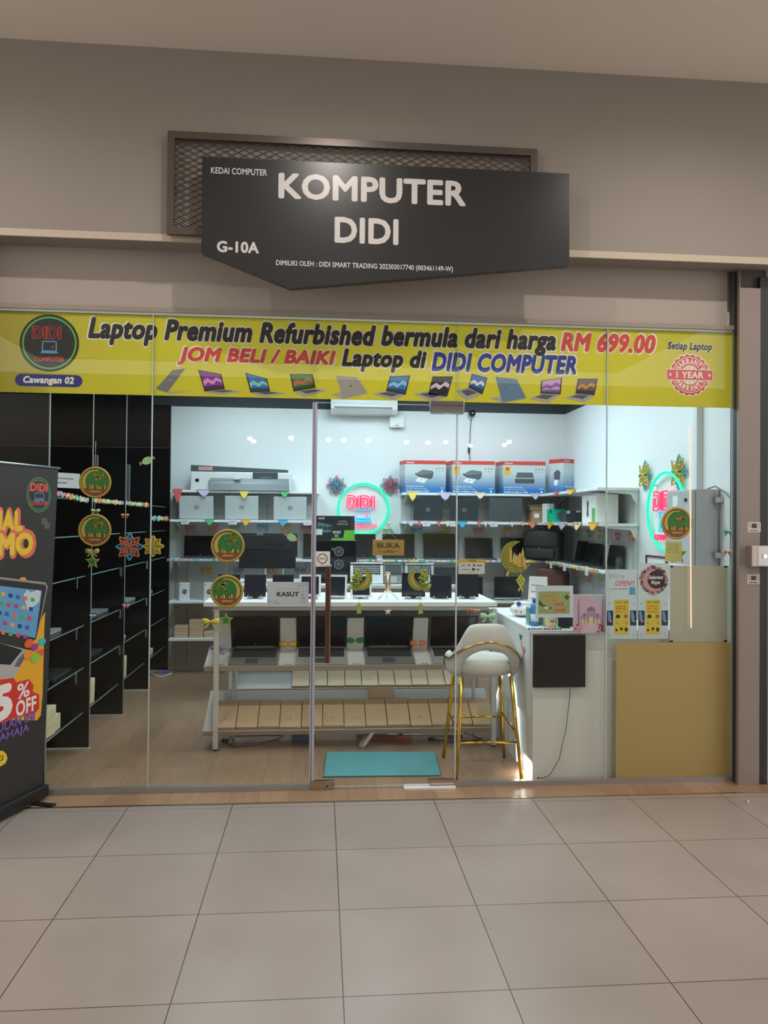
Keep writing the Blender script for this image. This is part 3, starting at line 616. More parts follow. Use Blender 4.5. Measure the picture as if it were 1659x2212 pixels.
# open sign on a string
x0, x1, z0, z1 = RC(805, 1166, 873, 1200, -.012); hw, hh = (x1-x0)/2, z1-z0
t = thing('open_sign', 'gold plate reading BUKA and OPEN hanging from a clear hook on the door', 'sign', ((x0+x1)/2, -.012, z0))
MB().box(-hw, hw, 0, .003, 0, hh, bev=.001).build('plate', t, M((176, 152, 86), .3, .4)); text('BUKA', DARK, t, 0, hh*.64, -.001, hw*1.4, hh*.33, bold=.008, ext=.0004); text('OPEN', DARK, t, 0, hh*.25, -.001, hw*.62, hh*.18, ext=.0004)
m = MB().m(DARK); m.box(-hw*.68, -hw*.36, -.0008, 0, hh*.25, hh*.265); m.box(hw*.36, hw*.68, -.0008, 0, hh*.25, hh*.265); m.build('dash', t)
m = MB().m(M((170, 165, 150), .6)); m.tube([(-hw*.6, .001, hh), (0, .0, hh*1.52), (hw*.6, .001, hh)], .0012, 6); m.build('string', t)
hz = P(840, 1141, -.012)
t = thing('suction_hook', 'clear plastic suction hook holding the gold open sign', 'hook', (hz.x, -.008, hz.z))
m = MB().m(SHELF_GLASS); m.box(-.009, .009, -.004, .0005, -.035, .04, bev=.003); m.build('backplate', t); MB().m(M((226, 232, 232), .15)).lathe([(.001, -.006), (.010, -.005), (.012, 0), (.001, .001)], 16, axis='y', T=Matrix.Translation((0, 0, .03))).build('suction_cup', t); m = MB().m(M((220, 226, 226), .15)); m.tube([(0, -.003, -.02), (0, -.008, -.03), (0, -.006, -.036), (0, -.002, -.034)], .002, 6); m.build('hook', t)
# payment card sign
t, hw, hh = sheet('sign', 'white payment card sign with a yellow header beside the door edge', 'sign', 990, 1208, 1047, 1240, M((214, 214, 208), .4, noise=.02))
MB().box(-hw, hw, -.0008, -.0001, hh*.78, hh).build('header', t, M((206, 180, 70), .5)); m = MB().m(DARK); glyphs(m, -hw*.2, hw*.4, hh*.84, hh*.94, -.0012, 8, R2); m.m(M((40, 60, 120), .5)); glyphs(m, -hw*.75, -hw*.45, hh*.55, hh*.64, -.0008, 4, R2); glyphs(m, hw*.4, hw*.8, hh*.53, hh*.66, -.0008, 3, R2); m.m(M((200, 60, 50), .5)).disc(-hw*.22, hh*.6, -.0008, hw*.08, .0003, 14); m.m(M((230, 160, 60), .5)).disc(-hw*.12, hh*.6, -.0009, hw*.08, .0003, 14)
m.m(M((60, 120, 180), .5)).box(hw*.1, hw*.26, -.0008, -.0003, hh*.52, hh*.68); m.m(GREY); glyphs(m, -hw*.7, -hw*.1, hh*.28, hh*.36, -.0008, 10, R2); m.m(DARK).box(hw*.05, hw*.25, -.0008, -.0003, hh*.24, hh*.4); glyphs(m, hw*.4, hw*.6, hh*.24, hh*.4, -.0008, 3, R2); glyphs(m, -hw*.3, hw*.3, hh*.1, hh*.14, -.0008, 12, R2); m.build('card_logos', t)
# reflection in the side pane, built as a thin glowing tube
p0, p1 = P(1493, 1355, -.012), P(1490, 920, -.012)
t = thing('reflection_streak', 'thin vertical warm pink reflection on the side pane, built as a glowing tube', 'reflection', (p0.x, -.012, p0.z))
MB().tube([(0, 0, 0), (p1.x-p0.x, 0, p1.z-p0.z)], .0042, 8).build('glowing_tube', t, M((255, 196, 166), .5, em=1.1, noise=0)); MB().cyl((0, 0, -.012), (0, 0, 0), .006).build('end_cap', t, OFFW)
# ---------------------------------------------------------------- on the column
def colthing(name, label, cat, px0, py0, px1, py1, th, mat, part):
    x0, x1, z0, z1 = RC(px0, py0, px1, py1, YC); t = thing(name, label, cat, ((x0+x1)/2, YC, z0)); MB().box(-(x1-x0)/2, (x1-x0)/2, -th, -.0002, 0, z1-z0, bev=.002 if th > .01 else 0).build(part, t, mat); return t, (x1-x0)/2, z1-z0
for px0, py0, px1, py1, lab in ((1615, 1128, 1643, 1150, 'white sticker with dark code patch on the column above the steel box'), (1614, 1241, 1641, 1262, 'white sticker with dark code patch on the column below the steel box')):
    t, hw, hh = colthing('sticker', lab, 'sticker', px0, py0, px1, py1, .001, M((200, 190, 184), .5, noise=.03), 'paper')
    m = MB().m(M((70, 60, 56), .5)); m.box(-hw*.4, hw*.4, -.0018, -.0011, hh*.42, hh*.86)
    for sx in (-.72, .72):
        for sz in (.55, .78): m.disc(hw*sx, hh*sz, -.0018, hw*.08, .0006, 8)
    glyphs(m, -hw*.7, hw*.7, hh*.12, hh*.24, -.0018, 12, R2); m.build('print', t)
x0, x1, z0, z1 = RC(1624, 1179, 1672, 1224, YC-.06)
t = thing('shutter_switch', 'square brushed steel key switch box on the side column', 'key switch', ((x0+x1)/2, YC, z0)); hw, hh = (x1-x0)/2, z1-z0
m = MB().m(M((186, 176, 170), .3, .8)); m.box(-hw, hw, -.06, .01, 0, hh, bev=.003); m.build('housing', t); MB().m(STEEL).box(-hw*.45, hw*.96, -.062, -.0595, hh*.06, hh*.94, bev=.001).build('cover', t); MB().m(CHROME).cyl((hw*.15, -.068, hh*.5), (hw*.15, -.061, hh*.5), .014).build('key_lock', t)
p = PZ(1615, 1733, 0)
t = thing('floor_bolt', 'tiny metal bolt standing up from the floor tile by the column', 'bolt', p); MB().lathe([(.012, 0), (.012, .003), (.006, .004), (.006, .018), (.001, .02)], 10).build('bolt_head', t, M((170, 160, 150), .3, 1))
# ================================================================ roll-up standee at the edge
RB, LB = Vector((-1.655, -.06, 0)), Vector((-1.80, -.47, 0))
tu = (LB-RB).normalized(); ang = math.atan2(-tu.y, -tu.x)      # local +x runs from the far end to the end by the glass
st = thing('roll_up_banner', 'black roll-up promo banner stand with a laptop picture outside the glass', 'banner stand', (RB.x, RB.y, 0), (0, 0, ang))
SW = .85
Minv = (Matrix.Translation((RB.x, RB.y, 0)) @ Matrix.Rotation(ang, 4, 'Z')).inverted()
nrm = Vector((-tu.y, tu.x, 0)); nrm = nrm if nrm.dot(CAM-RB) > 0 else -nrm
def SP(px, py, off=0):      # photo pixel on the banner face -> local x, z
    d = ray(px, py); o = RB+nrm*off; k = (o-CAM).dot(nrm)/d.dot(nrm); q = Minv @ (CAM+d*k); return q.x, q.z
ZT = SP(126, 1013)[1]
sgn = -1   # banner face looks towards local -y
BLK = M((44, 43, 42), .55, noise=.05)
XR0 = SP(92, 1690)[0]; XR1 = SP(126, 1013)[0]
m = MB().m(BLK); m.prism([(XR0, 0, .05), (XR1, 0, ZT), (-SW, 0, ZT), (-SW, 0, .05)], (0, .002, 0)); sh = m.build('banner_sheet', st)
MB().m(STEEL).cyl((-SW-.01, .0, ZT+.004), (XR1+.012, 0, ZT+.004), .008, 10).build('top_rail', st)
m = MB().m(BLACK); m.box(-SW-.02, XR0+.012, -.04, .05, 0.012, .085, bev=.012); m.build('base_case', st)
for fx in (-.10, -.72): MB().m(BLACK).box(fx-.02, fx+.02, -.16, .16, .0, .012, bev=.004).build('foot', st)
MB().m(STEEL).cyl((-.42, .03, .05), (-.42, .012, ZT), .007, 8).build('support_pole', st)
def stx(s, mat, px, py, wpx, hpx, y, **k):
    x, z = SP(px, py); a, _ = SP(px-wpx/2, py); b, _ = SP(px+wpx/2, py); _, t1 = SP(px, py-hpx/2); _, t2 = SP(px, py+hpx/2)
    return text(s, mat, st, x, z, y, b-a, t1-t2, **k)
def spoly(m, pts, y, t=.0004): m.flat([SP(*p) for p in pts], y, t)
x, z = SP(84, 1069); rr = SP(84, 1031)[1]-z
m = MB().m(M((86, 150, 92), .5)); m.annulus(x, z, -.0008, rr*.95, rr, .0004); m.annulus(x, z, -.0008, rr*.82, rr*.87, .0004); m.build('logo_ring', st)
stx('DIDI', M((222, 84, 72), .5), 84, 1053, 37, 18, -.001, bold=.05, ext=.0003)
stx('COMPUTER', M((206, 84, 72), .5), 83, 1087, 39, 9, -.001, bold=.03, ext=.0003)
m = MB().m(M((90, 140, 190), .5)); stroke(m, [SP(*p) for p in ((75, 1065), (94, 1065), (94, 1077), (75, 1077))], -.001, .005, .0004); spoly(m, [(73, 1079), (96, 1079), (96, 1082), (73, 1082)], -.001); m.build('logo_laptop', st)
YL, PK = M((226, 196, 52), .5), M((222, 112, 88), .5)
stx('SPECIAL', PK, -20, 1125, 158, 62, -.0008, bold=.11, ext=.0003, name='outline'); stx('SPECIAL', YL, -20, 1125, 144, 48, -.0014, bold=.06, ext=.0003)
stx('PROMO', PK, -16, 1177, 202, 68, -.0018, bold=.11, ext=.0003, name='outline'); stx('PROMO', YL, -16, 1177, 186, 52, -.0024, bold=.06, ext=.0003)
m = MB().m(M((120, 120, 118), .5))
for i in range(6): spoly(m, [(90+i*2, 1119), (91+i*2, 1119), (91+i*2, 1133), (90+i*2, 1133)], -.0008); spoly(m, [(96+i*2, 1128), (97+i*2, 1128), (97+i*2, 1142), (96+i*2, 1142)], -.0011)
m.build('dash_mark', st)
m = MB().m(M((228, 168, 44), .5)); spoly(m, [(-70, 1440), (60, 1420), (92, 1330), (98, 1322), (96, 1345), (92, 1500), (88, 1545), (80, 1556), (-70, 1556)], -.0005); spoly(m, [(38, 1256), (46, 1247), (54, 1247), (59, 1256)], -.0005); m.build('yellow_shape', st)
m = MB().m(M((150, 146, 142), .5)); spoly(m, [(-90, 1236), (98, 1258), (103, 1268), (80, 1376), (-90, 1360)], -.001); m.m(M((40, 38, 38), .5)); spoly(m, [(-90, 1240), (97, 1263), (100, 1270), (77, 1382), (-90, 1358)], -.0014)
m.m(M((96, 156, 200), .5, noise=.15, scale=5)); spoly(m, [(-90, 1255), (90, 1276), (76, 1378), (-90, 1348)], -.0018); m.m(M((196, 208, 216), .5)); spoly(m, [(50, 1285), (58, 1274), (66, 1280), (80, 1274), (88, 1277), (84, 1300), (60, 1320)], -.0021, .0002)
ics = [(206, 70, 90), (230, 170, 60), (70, 90, 190), (70, 170, 80), (180, 60, 140), (40, 60, 130), (226, 120, 60)]
k = 0
for ry in range(5):
    for rx in range(5):
        cx, cy = 70-rx*16-ry*4, 1295+ry*20-rx*3; k += 1; m.m(M(ics[(k*3+ry) % 7], .5)); w2 = 4.2; spoly(m, [(cx-w2, cy-w2), (cx+w2, cy-w2+1), (cx+w2, cy+w2+1), (cx-w2, cy+w2)], -.0026, .0002)
m.m(M((172, 170, 168), .5)); spoly(m, [(-90, 1366), (52, 1402), (62, 1404), (26, 1472), (-90, 1440)], -.0016); m.m(KEYS); spoly(m, [(-90, 1382), (-10, 1386), (48, 1404), (22, 1436), (-90, 1430)], -.002)
m.m(M((96, 98, 108), .5)); spoly(m, [(38, 1424), (54, 1408), (58, 1412), (42, 1440), (30, 1440)], -.0022)
m.build('laptop_print', st)
m = MB()
for i, (px, py, r, c) in enumerate(((62, 1390, 10, (222, 96, 50)), (90, 1386, 8, (70, 180, 190)), (74, 1398, 8, (160, 60, 150)), (60, 1414, 10, (226, 150, 50)), (86, 1410, 8, (220, 100, 60)), (75, 1421, 10, (140, 190, 80)))):
    m.m(M(c, .4)); x, z = SP(px, py); rx = abs(SP(px+r, py)[0]-x); rz = abs(SP(px, py+r)[1]-z); m.disc(x, z, -.0028-.0004*i, rx, .0003, 18, rz)
m.build('balloon_print', st)
m = MB().m(M((206, 54, 44), .5)); spoly(m, [(-60, 1478), (28, 1464), (35, 1474), (62, 1467), (72, 1480), (70, 1494), (84, 1500), (84, 1530), (76, 1540), (34, 1550), (26, 1552), (10, 1562), (-60, 1564)], -.0022); m.build('red_badge', st)
WH = M((232, 228, 226), .5)
stx('5', WH, 4, 1518, 46, 78, -.003, bold=.06, ext=.0003); stx('%', WH, 50, 1491, 27, 33, -.003, bold=.02, ext=.0003); stx('OFF', WH, 56, 1525, 44, 34, -.003, bold=.03, shear=-.0, ext=.0003)
VI = M((116, 86, 168), .5)
stx('BULAN INI', VI, 30, 1560, 92, 22, -.003, bold=.035, ext=.0003); stx('SAHAJA', VI, 26, 1586, 74, 22, -.003, bold=.035, ext=.0003)
m = MB().m(M((226, 200, 50), .5)); spoly(m, [(-60, 1622), (6, 1622), (13, 1628), (16, 1638), (12, 1648), (2, 1655), (-60, 1655)], -.0008); m.build('yellow_pill', st); stx('G', DARK, 2, 1638, 10, 11, -.0014, bold=.02, ext=.0003)
# ================================================================ black shelving along the side wall
BAYY = [.04, .93, 1.88, 2.84, 3.80]; SZ = [.27, .595, .905, 1.265, 1.56, 1.82]; XF = -1.68
SG_EDGE = M((150, 182, 172), .15, noise=0, trans=.4); GREYEDGE = M((150, 152, 152), .35, .4); BLKP = M((17, 19, 20), .22, noise=.08, scale=6)
def divider(parent, y, bottom=True):
    m = MB().m(BLKP); m.box(XL, XF, y-.009, y+.009, .012, 2.95); d = m.build('divider', parent)
    MB().m(GREYEDGE).box(XF, XF+.004, y-.009, y+.009, .012, 2.95).build('edge_trim', d)
    MB().m(WHITE).box(XL, XF+.004, y-.009, y+.009, 0, .012).build('foot_strip', d); return d
for i in range(4):
    y0, y1 = BAYY[i], BAYY[i+1]
    t = thing('shelving_bay', 'black shelving bay with glass shelves, %s bay counted from the shop glass' % ORD[i], 'shelving', (0, 0, 0))
    if i == 0: divider(t, y0)
    divider(t, y1)
    MB().m(BLKP).box(XL, XL+.012, y0+.01, y1-.01, .02, 2.95).build('back_panel', t)
    for z in SZ[:6]:
        m = MB().m(SHELF_GLASS); m.box(XL+.015, XF-.045, y0+.012, y1-.012, z-.008, z); m.m(SG_EDGE); m.box(XF-.045, XF-.041, y0+.012, y1-.012, z-.008, z); s_ = m.build('glass_shelf', t)
        m = MB().m(STEEL)
        m.box(XF-.12, XF-.09, y0+.009, y0+.02, z-.02, z-.008); m.box(XF-.12, XF-.09, y1-.02, y1-.009, z-.02, z-.008); m.build('shelf_clip', s_)
# ================================================================ back wall shelving
ZR = [2.0, 1.68, 1.255, .80, .395]
PANEL = M((196, 197, 196), .6, noise=.01)
def shelf_unit(name, label, x0, x1, rows, pz0, pz1, extra=None):
    t = thing(name, label, 'wall shelving', (0, 0, 0))
    MB().m(PANEL).box(x0+.02, x1-.02, YB-.02, YB-.001, pz0, pz1).build('back_panel', t)
    for z in rows:
        s_ = MB().m(WHITE).box(x0, x1, YF, YB-.02, z-.026, z, bev=.003).build('shelf_board', t)
        m = MB().m(OFFW)
        for bx in (x0+.06, x1-.06): m.prism([(bx-.004, YB-.02, z-.026), (bx-.004, YF+.03, z-.026), (bx-.004, YF+.03, z-.04), (bx-.004, YB-.06, z-.10), (bx-.004, YB-.02, z-.12)], (.008, 0, 0))
        m.build('bracket', s_)
    n = max(2, int((x1-x0)/.5)+1)
    for k in range(n):
        sx = x0+.14+(x1-x0-.28)*k/(n-1); m = MB().m(M((150, 152, 153), .5)); m.box(sx-.004, sx+.004, YB-.0225, YB-.0195, pz0+.05, pz1-.01); m.build('slot_rail', t)
    return t
shelf_unit('wall_shelf', 'white slotted wall shelving under the large wide-format printer', -1.63, -.03, ZR, .0, 2.0)
shelf_unit('wall_shelf', 'low white wall shelving below the round neon sign on the back wall', -.03, .89, ZR[2:4], .0, 1.26)
shelf_unit('wall_shelf', 'white slotted wall shelving under the row of red and blue printer boxes', .89, XR-.02, ZR[:4], .0, 2.0)
YE, XRF = 1.752, 2.44
t = thing('wall_shelf', 'white corner shelving along the side wall below the boxed appliance', 'wall shelving', (0, 0, 0))
MB().m(PANEL).box(XR-.02, XR-.001, YE+.02, YF-.01, .0, 2.0).build('back_panel', t)
for z, xf in zip(ZR[:4], (XRF, 2.44, 2.50, 2.44)):
    s_ = MB().m(WHITE).box(xf, XR-.02, YE, YF-.002, z-.026, z, bev=.003).build('shelf_board', t)
    m = MB().m(OFFW)
    for by in (YE+.012, 2.7): m.prism([(XR-.02, by, z-.026), (xf+.04, by, z-.026), (xf+.1, by, z-.045), (XR-.08, by, z-.06), (XR-.05, by, z-.12), (XR-.02, by, z-.15)], (0, .008, 0))
    m.build('bracket', s_)
for sy in (1.85, 2.35, 2.85, 3.3): MB().m(M((150, 152, 153), .5)).box(XR-.0225, XR-.0195, sy-.004, sy+.004, .05, 1.98).build('slot_rail', t)
# ================================================================ stepped display tables
T29 = math.atan2(.21, .38); T17 = math.atan2(.095, .28)
def display_table(label, oy, ox=0, bz=.118):
    t = thing('display_table', label, 'display table', (.23+ox, oy, 0))
    X0, X1 = -1.075, 1.085; L0, L1 = -.985, 1.074; LEGM = M((206, 206, 203), .45, noise=.02)
    MB().m(WHITE).box(X0, X1, -.02, .74, 1.052, 1.085, bev=.003).build('table_top', t)
    MB().m(OFFW).box(X0+.06, X1-.06, .02, .70, 1.02, 1.052).build('apron', t)
    for lx in (L0, L1):
        for ly in (.025, .69):
            m = MB().m(LEGM); m.box(lx-.018, lx+.018, ly-.02, ly+.02, .012, 1.03, bev=.004); lg = m.build('leg', t); MB().m(DARK).cyl((lx, ly, 0), (lx, ly, .012), .016, 10).build('foot_cap', lg)
    def slope(name, y0, z0, ln, th, ang, mat, xe=0, lip=0):
        T = Matrix.Translation((0, y0, z0)) @ Matrix.Rotation(ang, 4, 'X')
        m = MB().m(mat); m.box(X0-xe, X1+xe, 0, ln, -th, 0, T=T); o = m.build(name, t)
        if lip: MB().m(M((176, 160, 146), .5)).box(X0, X1, -.012, 0, -th-.01, .012, T=T).build('front_lip', o)
        return o
    slope('laptop_tier', .03, .605, .31, .018, T17, M((198, 198, 196), .45), lip=1)
    MB().m(M((186, 187, 186), .5)).box(X0+.05, X1-.05, .395, .41, .695, 1.0).build('back_board', t)
    slope('box_tier', .02, bz, .44, .018, T29, M((196, 194, 190), .5), lip=1)
    m = MB().m(M((190, 190, 188), .5)); m.prism([(.06, .0, .02), (.09, .0, .02), (.17, .2, .12), (.17, .32, .12), (.12, .32, .12), (.12, .2, .11)], (.012, 0, 0)); m.prism([(.07, .02, .0), (.10, .02, .0), (.19, .02, .13), (.16, .02, .13)], (0, .03, 0)); m.build('centre_bracket', t)
    for sx in (L0+.1, L1-.1): MB().m(LEGM).box(sx-.012, sx+.012, .28, .31, .0, .62).build('strut', t)
    return t
TA = display_table('white stepped display table with laptops and a lower row of kraft boxes behind the door', .81, 0, .138)
TB = display_table('white stepped display table standing behind the first one carrying kraft boxes in a lit tone', 2.28, -.02)
def tier_T(oy, y0, z0, ang): return Matrix.Translation((0, oy+y0, z0)) @ Matrix.Rotation(ang, 4, 'X')
# kraft boxes on the lower tiers
def kraft(loc, rot, wx, ly, hz, label, group, sticker=None, mat=None):
    t = thing('kraft_box', label, 'box', loc, rot, group)
    MB().m(mat or KRAFT).box(-wx/2, wx/2, 0, ly, 0, hz, bev=.003).build('carton', t)
    MB().m(M((160, 132, 96), .8)).box(-wx/2+.004, wx/2-.004, -.0008, .0002, hz*.5, hz*.56).build('lid_seam', t)
    if sticker: MB().m(sticker).lathe([(.001, .0006), (.008, .0006), (.008, 0), (.001, 0)], 12, T=Matrix.Translation((0, ly*.3, hz))).build('sticker', t)
    return t
GS, YS, PS = M((110, 190, 90), .5), M((220, 196, 80), .5), M((206, 190, 190), .5)
edges = [465, 513.6, 560, 606, 652, 697, 742, 788, 833, 882, 927, 970, 1013, 1060]
Tm = tier_T(.81, .02, .138, T29)
for i in range(13):
    xa, xb = P(edges[i]+.6, 1545, .98).x, P(edges[i+1]-.6, 1545, .98).x
    loc = Tm @ Vector(((xa+xb)/2, .004+.004*(i % 3), .0005))
    kraft(loc, (T29, 0, 0), (xb-xa)*.985, .285, .034, 'flat kraft box on the lower tier by the mat, %s from the bar stool' % ORD[12-i], 'kraft boxes on the first table', (GS, YS, YS, GS, PS, GS, GS, None, None, GS, PS, PS, None)[i])
xa, xb = P(795, 1500, 1.15).x, P(851, 1500, 1.15).x
kraft(Tm @ Vector(((xa+xb)/2, .305, .0005)), (T29, 0, 0), xb-xa, .13, .03, 'short kraft box lying above the middle of the lower box row on the first table', 'kraft boxes on the first table')
e2 = [631, 669, 707, 744.5, 780, 816, 851, 887, 921.5, 958, 996]
KRAFT_LIT = M((212, 190, 160), .75, noise=.06, scale=12); Tm2 = tier_T(2.28, .02, .118, T29)  # stronger light on the rear boxes is put into this lighter kraft colour
for i in range(10):
    xa, xb = P(e2[i]+.5, 1462, 2.42).x, P(e2[i+1]-.5, 1462, 2.42).x
    kraft(Tm2 @ Vector(((xa+xb)/2, .004+.003*(i % 2), .0005)), (T29, 0, 0), (xb-xa)*.985, .285, .034, 'lit-tone kraft box on the rear table below the laptops, %s from the bar stool' % ORD[9-i], 'kraft boxes on the rear table', PS if i in (2, 4, 6) else None, KRAFT_LIT)
# ================================================================ bar stool
sx, sy = 1.103, .33
t = thing('bar_stool', 'cream upholstered bar stool with gold legs and rounded open back beside the counter', 'bar stool', (sx, sy, 0))
FAB = M((206, 203, 194), .8, noise=.04, scale=60, bump=.1); GOLD = M((206, 166, 62), .18, 1)
TOPS = {(-1, -1): (-.165, -.15), (1, -1): (.165, -.15), (-1, 1): (-.16, .16), (1, 1): (.16, .16)}
FT = {(-1, -1): (-.214, -.228), (1, -1): (.219, -.235), (-1, 1): (-.220, .244), (1, 1): (.214, .222)}
def lp(k, z):
    a, b = Vector((*FT[k], 0)), Vector((*TOPS[k], .66)); return a+(b-a)*(z/.66)
for k in FT: MB().m(GOLD).tube([lp(k, 0), lp(k, .3), lp(k, .66)], .0115, 10, r2=.013).build('leg', t)
for a, b, z in (((-1, -1), (1, -1), .235), ((-1, 1), (1, 1), .30), ((-1, -1), (-1, 1), .27), ((1, -1), (1, 1), .27)):
    za = .235 if a[1] < 0 else .30; zb = .235 if b[1] < 0 else .30
    MB().m(GOLD).tube([lp(a, za if a[0] != b[0] else .29), lp(b, zb if a[0] != b[0] else .33)], .008, 8).build('foot_rail', t)
m = MB().m(FAB); m.lathe([(.001, .655), (.16, .655), (.205, .67), (.222, .70), (.222, .735), (.205, .765), (.15, .775), (.001, .778)], 28); m.build('seat', t, smooth=True)
# curved back with an arched opening: theta 0 points to the camera side
def top_h(a):
    a = abs(a)
    if a < .60: return 1.01-.012*(a/.60)**4
    if a < 1.25: u = (a-.60)/.65; u = u*u*(3-2*u); return .998+(.80-.998)*u
    return .80-.012*(a-1.25)
def bot_h(a):
    a = abs(a)
    if a < .86: return .66+.185*math.sqrt(max(0, 1-(a/.86)**2))
    return .655
m = MB().m(FAB); NA, NZ = 56, 10; A0 = 2.05; og, ig = [], []
for i in range(NA+1):
    a = -A0+2*A0*i/NA; rr = []
    hi, lo = top_h(a), bot_h(a)
    for side in (1, 0):
        for j in range(NZ+1):
            v = j/NZ; z = lo+(hi-lo)*(v if side else 1-v); flare = .012*math.sin(math.pi*min(1, max(0, (z-.66)/.36)))-.04*max(0, (z-.80)/.2)
            e = math.sin(math.pi*min(1, max(0, (v if side else 1-v))))**.35
            r = (.246+flare)-(0 if side else .05)+(-.022*(1-e) if side else .022*(1-e))
            rr.append(m.bm.verts.new((r*math.sin(a)*1.0, -r*math.cos(a)*.98, z)))
    og.append(rr)
for A, B in zip(og, og[1:]):
    n = len(A)
    for i in range(n):
        f = m.bm.faces.new([A[i], A[(i+1) % n], B[(i+1) % n], B[i]]); f.smooth = True
for r in (og[0][::-1], og[-1]): m.bm.faces.new(r)
m.build('backrest', t)
pts = []
for i in range(49):
    a = -1.95+3.9*i/48; b = abs(a)
    z = .90-.13*(b/1.15)**1.7 if b < 1.15 else .77-.005*(b-1.15)
    pts.append((.262*math.sin(a), -.258*math.cos(a), max(z, .745)))
pts = [(pts[0][0], pts[0][1], .69)]+pts+[(pts[-1][0], pts[-1][1], .69)]
MB().m(GOLD).tube(pts, .0065, 8).build('trim_piping', t)
# ================================================================ counter
t = thing('service_counter', 'white service counter with glowing side strips just inside the glass', 'counter', (0, 0, 0))
CT = M((222, 221, 214), .4, noise=.02, scale=3)
m = MB().m(CT); m.prism([(1.385, .062, .0), (2.70, .062, 0), (2.70, .062, .955), (1.385, .062, .955)], (0, .5, 0)); m.build('front_body', t)
m = MB().m(CT); m.prism([(1.385, .563, 0), (1.385, 1.35, 0), (1.385, 1.35, .955), (1.385, .563, .955)], (.5, 0, 0)); m.build('side_body', t)
m = MB().m(WHITE); m.box(1.375, 2.70, .055, .565, .956, .98, bev=.004); m.box(1.375, 1.9, .566, 1.36, .956, .98, bev=.004); m.build('worktop', t)
m = MB().m(WHITE); m.box(1.374, 1.384, .12, 1.33, .40, .955); m.build('side_panel', t)
m = MB().m(M((170, 168, 162), .5)); m.box(1.384-.004, 1.386, .95, .955, 0, .4); m.box(1.38, 1.386, .70, .704, .0, .4); m.build('panel_joint', t)
LS = M((236, 250, 255), .4, em=2.6, noise=0)
MB().m(LS).tube([(1.372, .66, .585), (1.372, .56, .56), (1.372, .49, .52), (1.372, .45, .46), (1.372, .42, .29), (1.372, .375, .03)], .012, 8).build('led_strip', t)
MB().m(LS).tube([(1.372, .84, .54), (1.372, 1.0, .36), (1.372, 1.14, .18)], .005, 6).build('led_strip', t)
lamp('counter_floor_glow', 'AREA', (1.33, .16, .10), .5, (1, .95, .85), (0, math.radians(-25), 0), shape='RECTANGLE', size=.03, size_y=.2)
MB().m(LS).box(1.366, 1.372, .09, .24, .004, .012).build('floor_led', t)
# flamingo sticker on the side panel
f0 = PX(1128, 1400, 1.372)
t = thing('flamingo_sticker', 'pink flamingo sticker with green leaves on the counter side behind the stool', 'sticker', (1.372, f0.y, f0.z))
m = MB().m(M((236, 130, 150), .5)); YZ = lambda pts: [(0, -u*1.6, v) for u, v in pts]
m.prism(YZ([(.0, .0), (.03, .02), (.045, .005), (.04, -.02), (.02, -.03), (.018, -.075), (.012, -.075), (.012, -.03), (-.005, -.015)]), (-.001, 0, 0)); m.prism(YZ([(-.01, .0), (-.02, .03), (-.012, .045), (.0, .035), (-.004, .03), (-.012, .034), (-.012, .028), (.0, .0)]), (-.001, 0, 0)); m.build('bird', t)
m = MB().m(M((40, 150, 80), .5))
for k in range(4): m.prism(YZ([(-.03, .04), (-.055+.014*k, .085+.006*(k % 2)), (-.045+.014*k, .08)]), (-.001, 0, 0))
m.build('leaf', t)
# black screen hung on the counter front with its cable
x0, x1, z0, z1 = RC(1153, 1372, 1265, 1485, .03); hw, hh = (x1-x0)/2, z1-z0
t = thing('black_display', 'square black display panel fixed to the counter front behind the glass', 'display', ((x0+x1)/2, .03, z0))
MB().m(M((30, 31, 32), .45, noise=.03)).box(-hw, hw, 0, .03, 0, hh, bev=.002).build('housing', t); MB().m(M((26, 27, 28), .3)).box(-hw+.008, hw-.008, -.0012, 0, .008, hh-.008).build('panel', t)
cp = [(1232, 1486), (1230, 1512), (1226, 1545), (1222, 1580), (1215, 1605), (1208, 1640), (1196, 1660), (1188, 1674), (1175, 1680), (1162, 1681)]
t = thing('power_cable', 'thin black cable hanging from the black display down to the floor', 'cable', P(1232, 1486, .045)); o = t.location
MB().m(BLACK).tube([P(x, y, .045 if y < 1650 else .03)-o for x, y in cp], .0022, 6).build('wire', t); MB().m(BLACK).ball(P(1162, 1681, .03)-o, .008).build('plug', t)
# ================================================================ mat
c = [PZ(x, y, .001) for x, y in ((706, 1626), (939, 1626), (952, 1676), (699, 1679))]
ctr = sum(c, Vector())/4
t = thing('door_mat', 'teal rectangular carpet mat on the shop floor behind the glass door', 'mat', (ctr.x, ctr.y, 0))
m = MB().m(M((98, 164, 168), .95, noise=.22, scale=90, bump=.6)); m.prism([(v.x-ctr.x, v.y-ctr.y, .003) for v in c], (0, 0, .006)); m.build('pile', t)
m = MB().m(M((60, 74, 74), .8)); m.prism([((v.x-ctr.x)*1.012, (v.y-ctr.y)*1.02, .0005) for v in c], (0, 0, .0025)); m.build('rubber_edge', t)
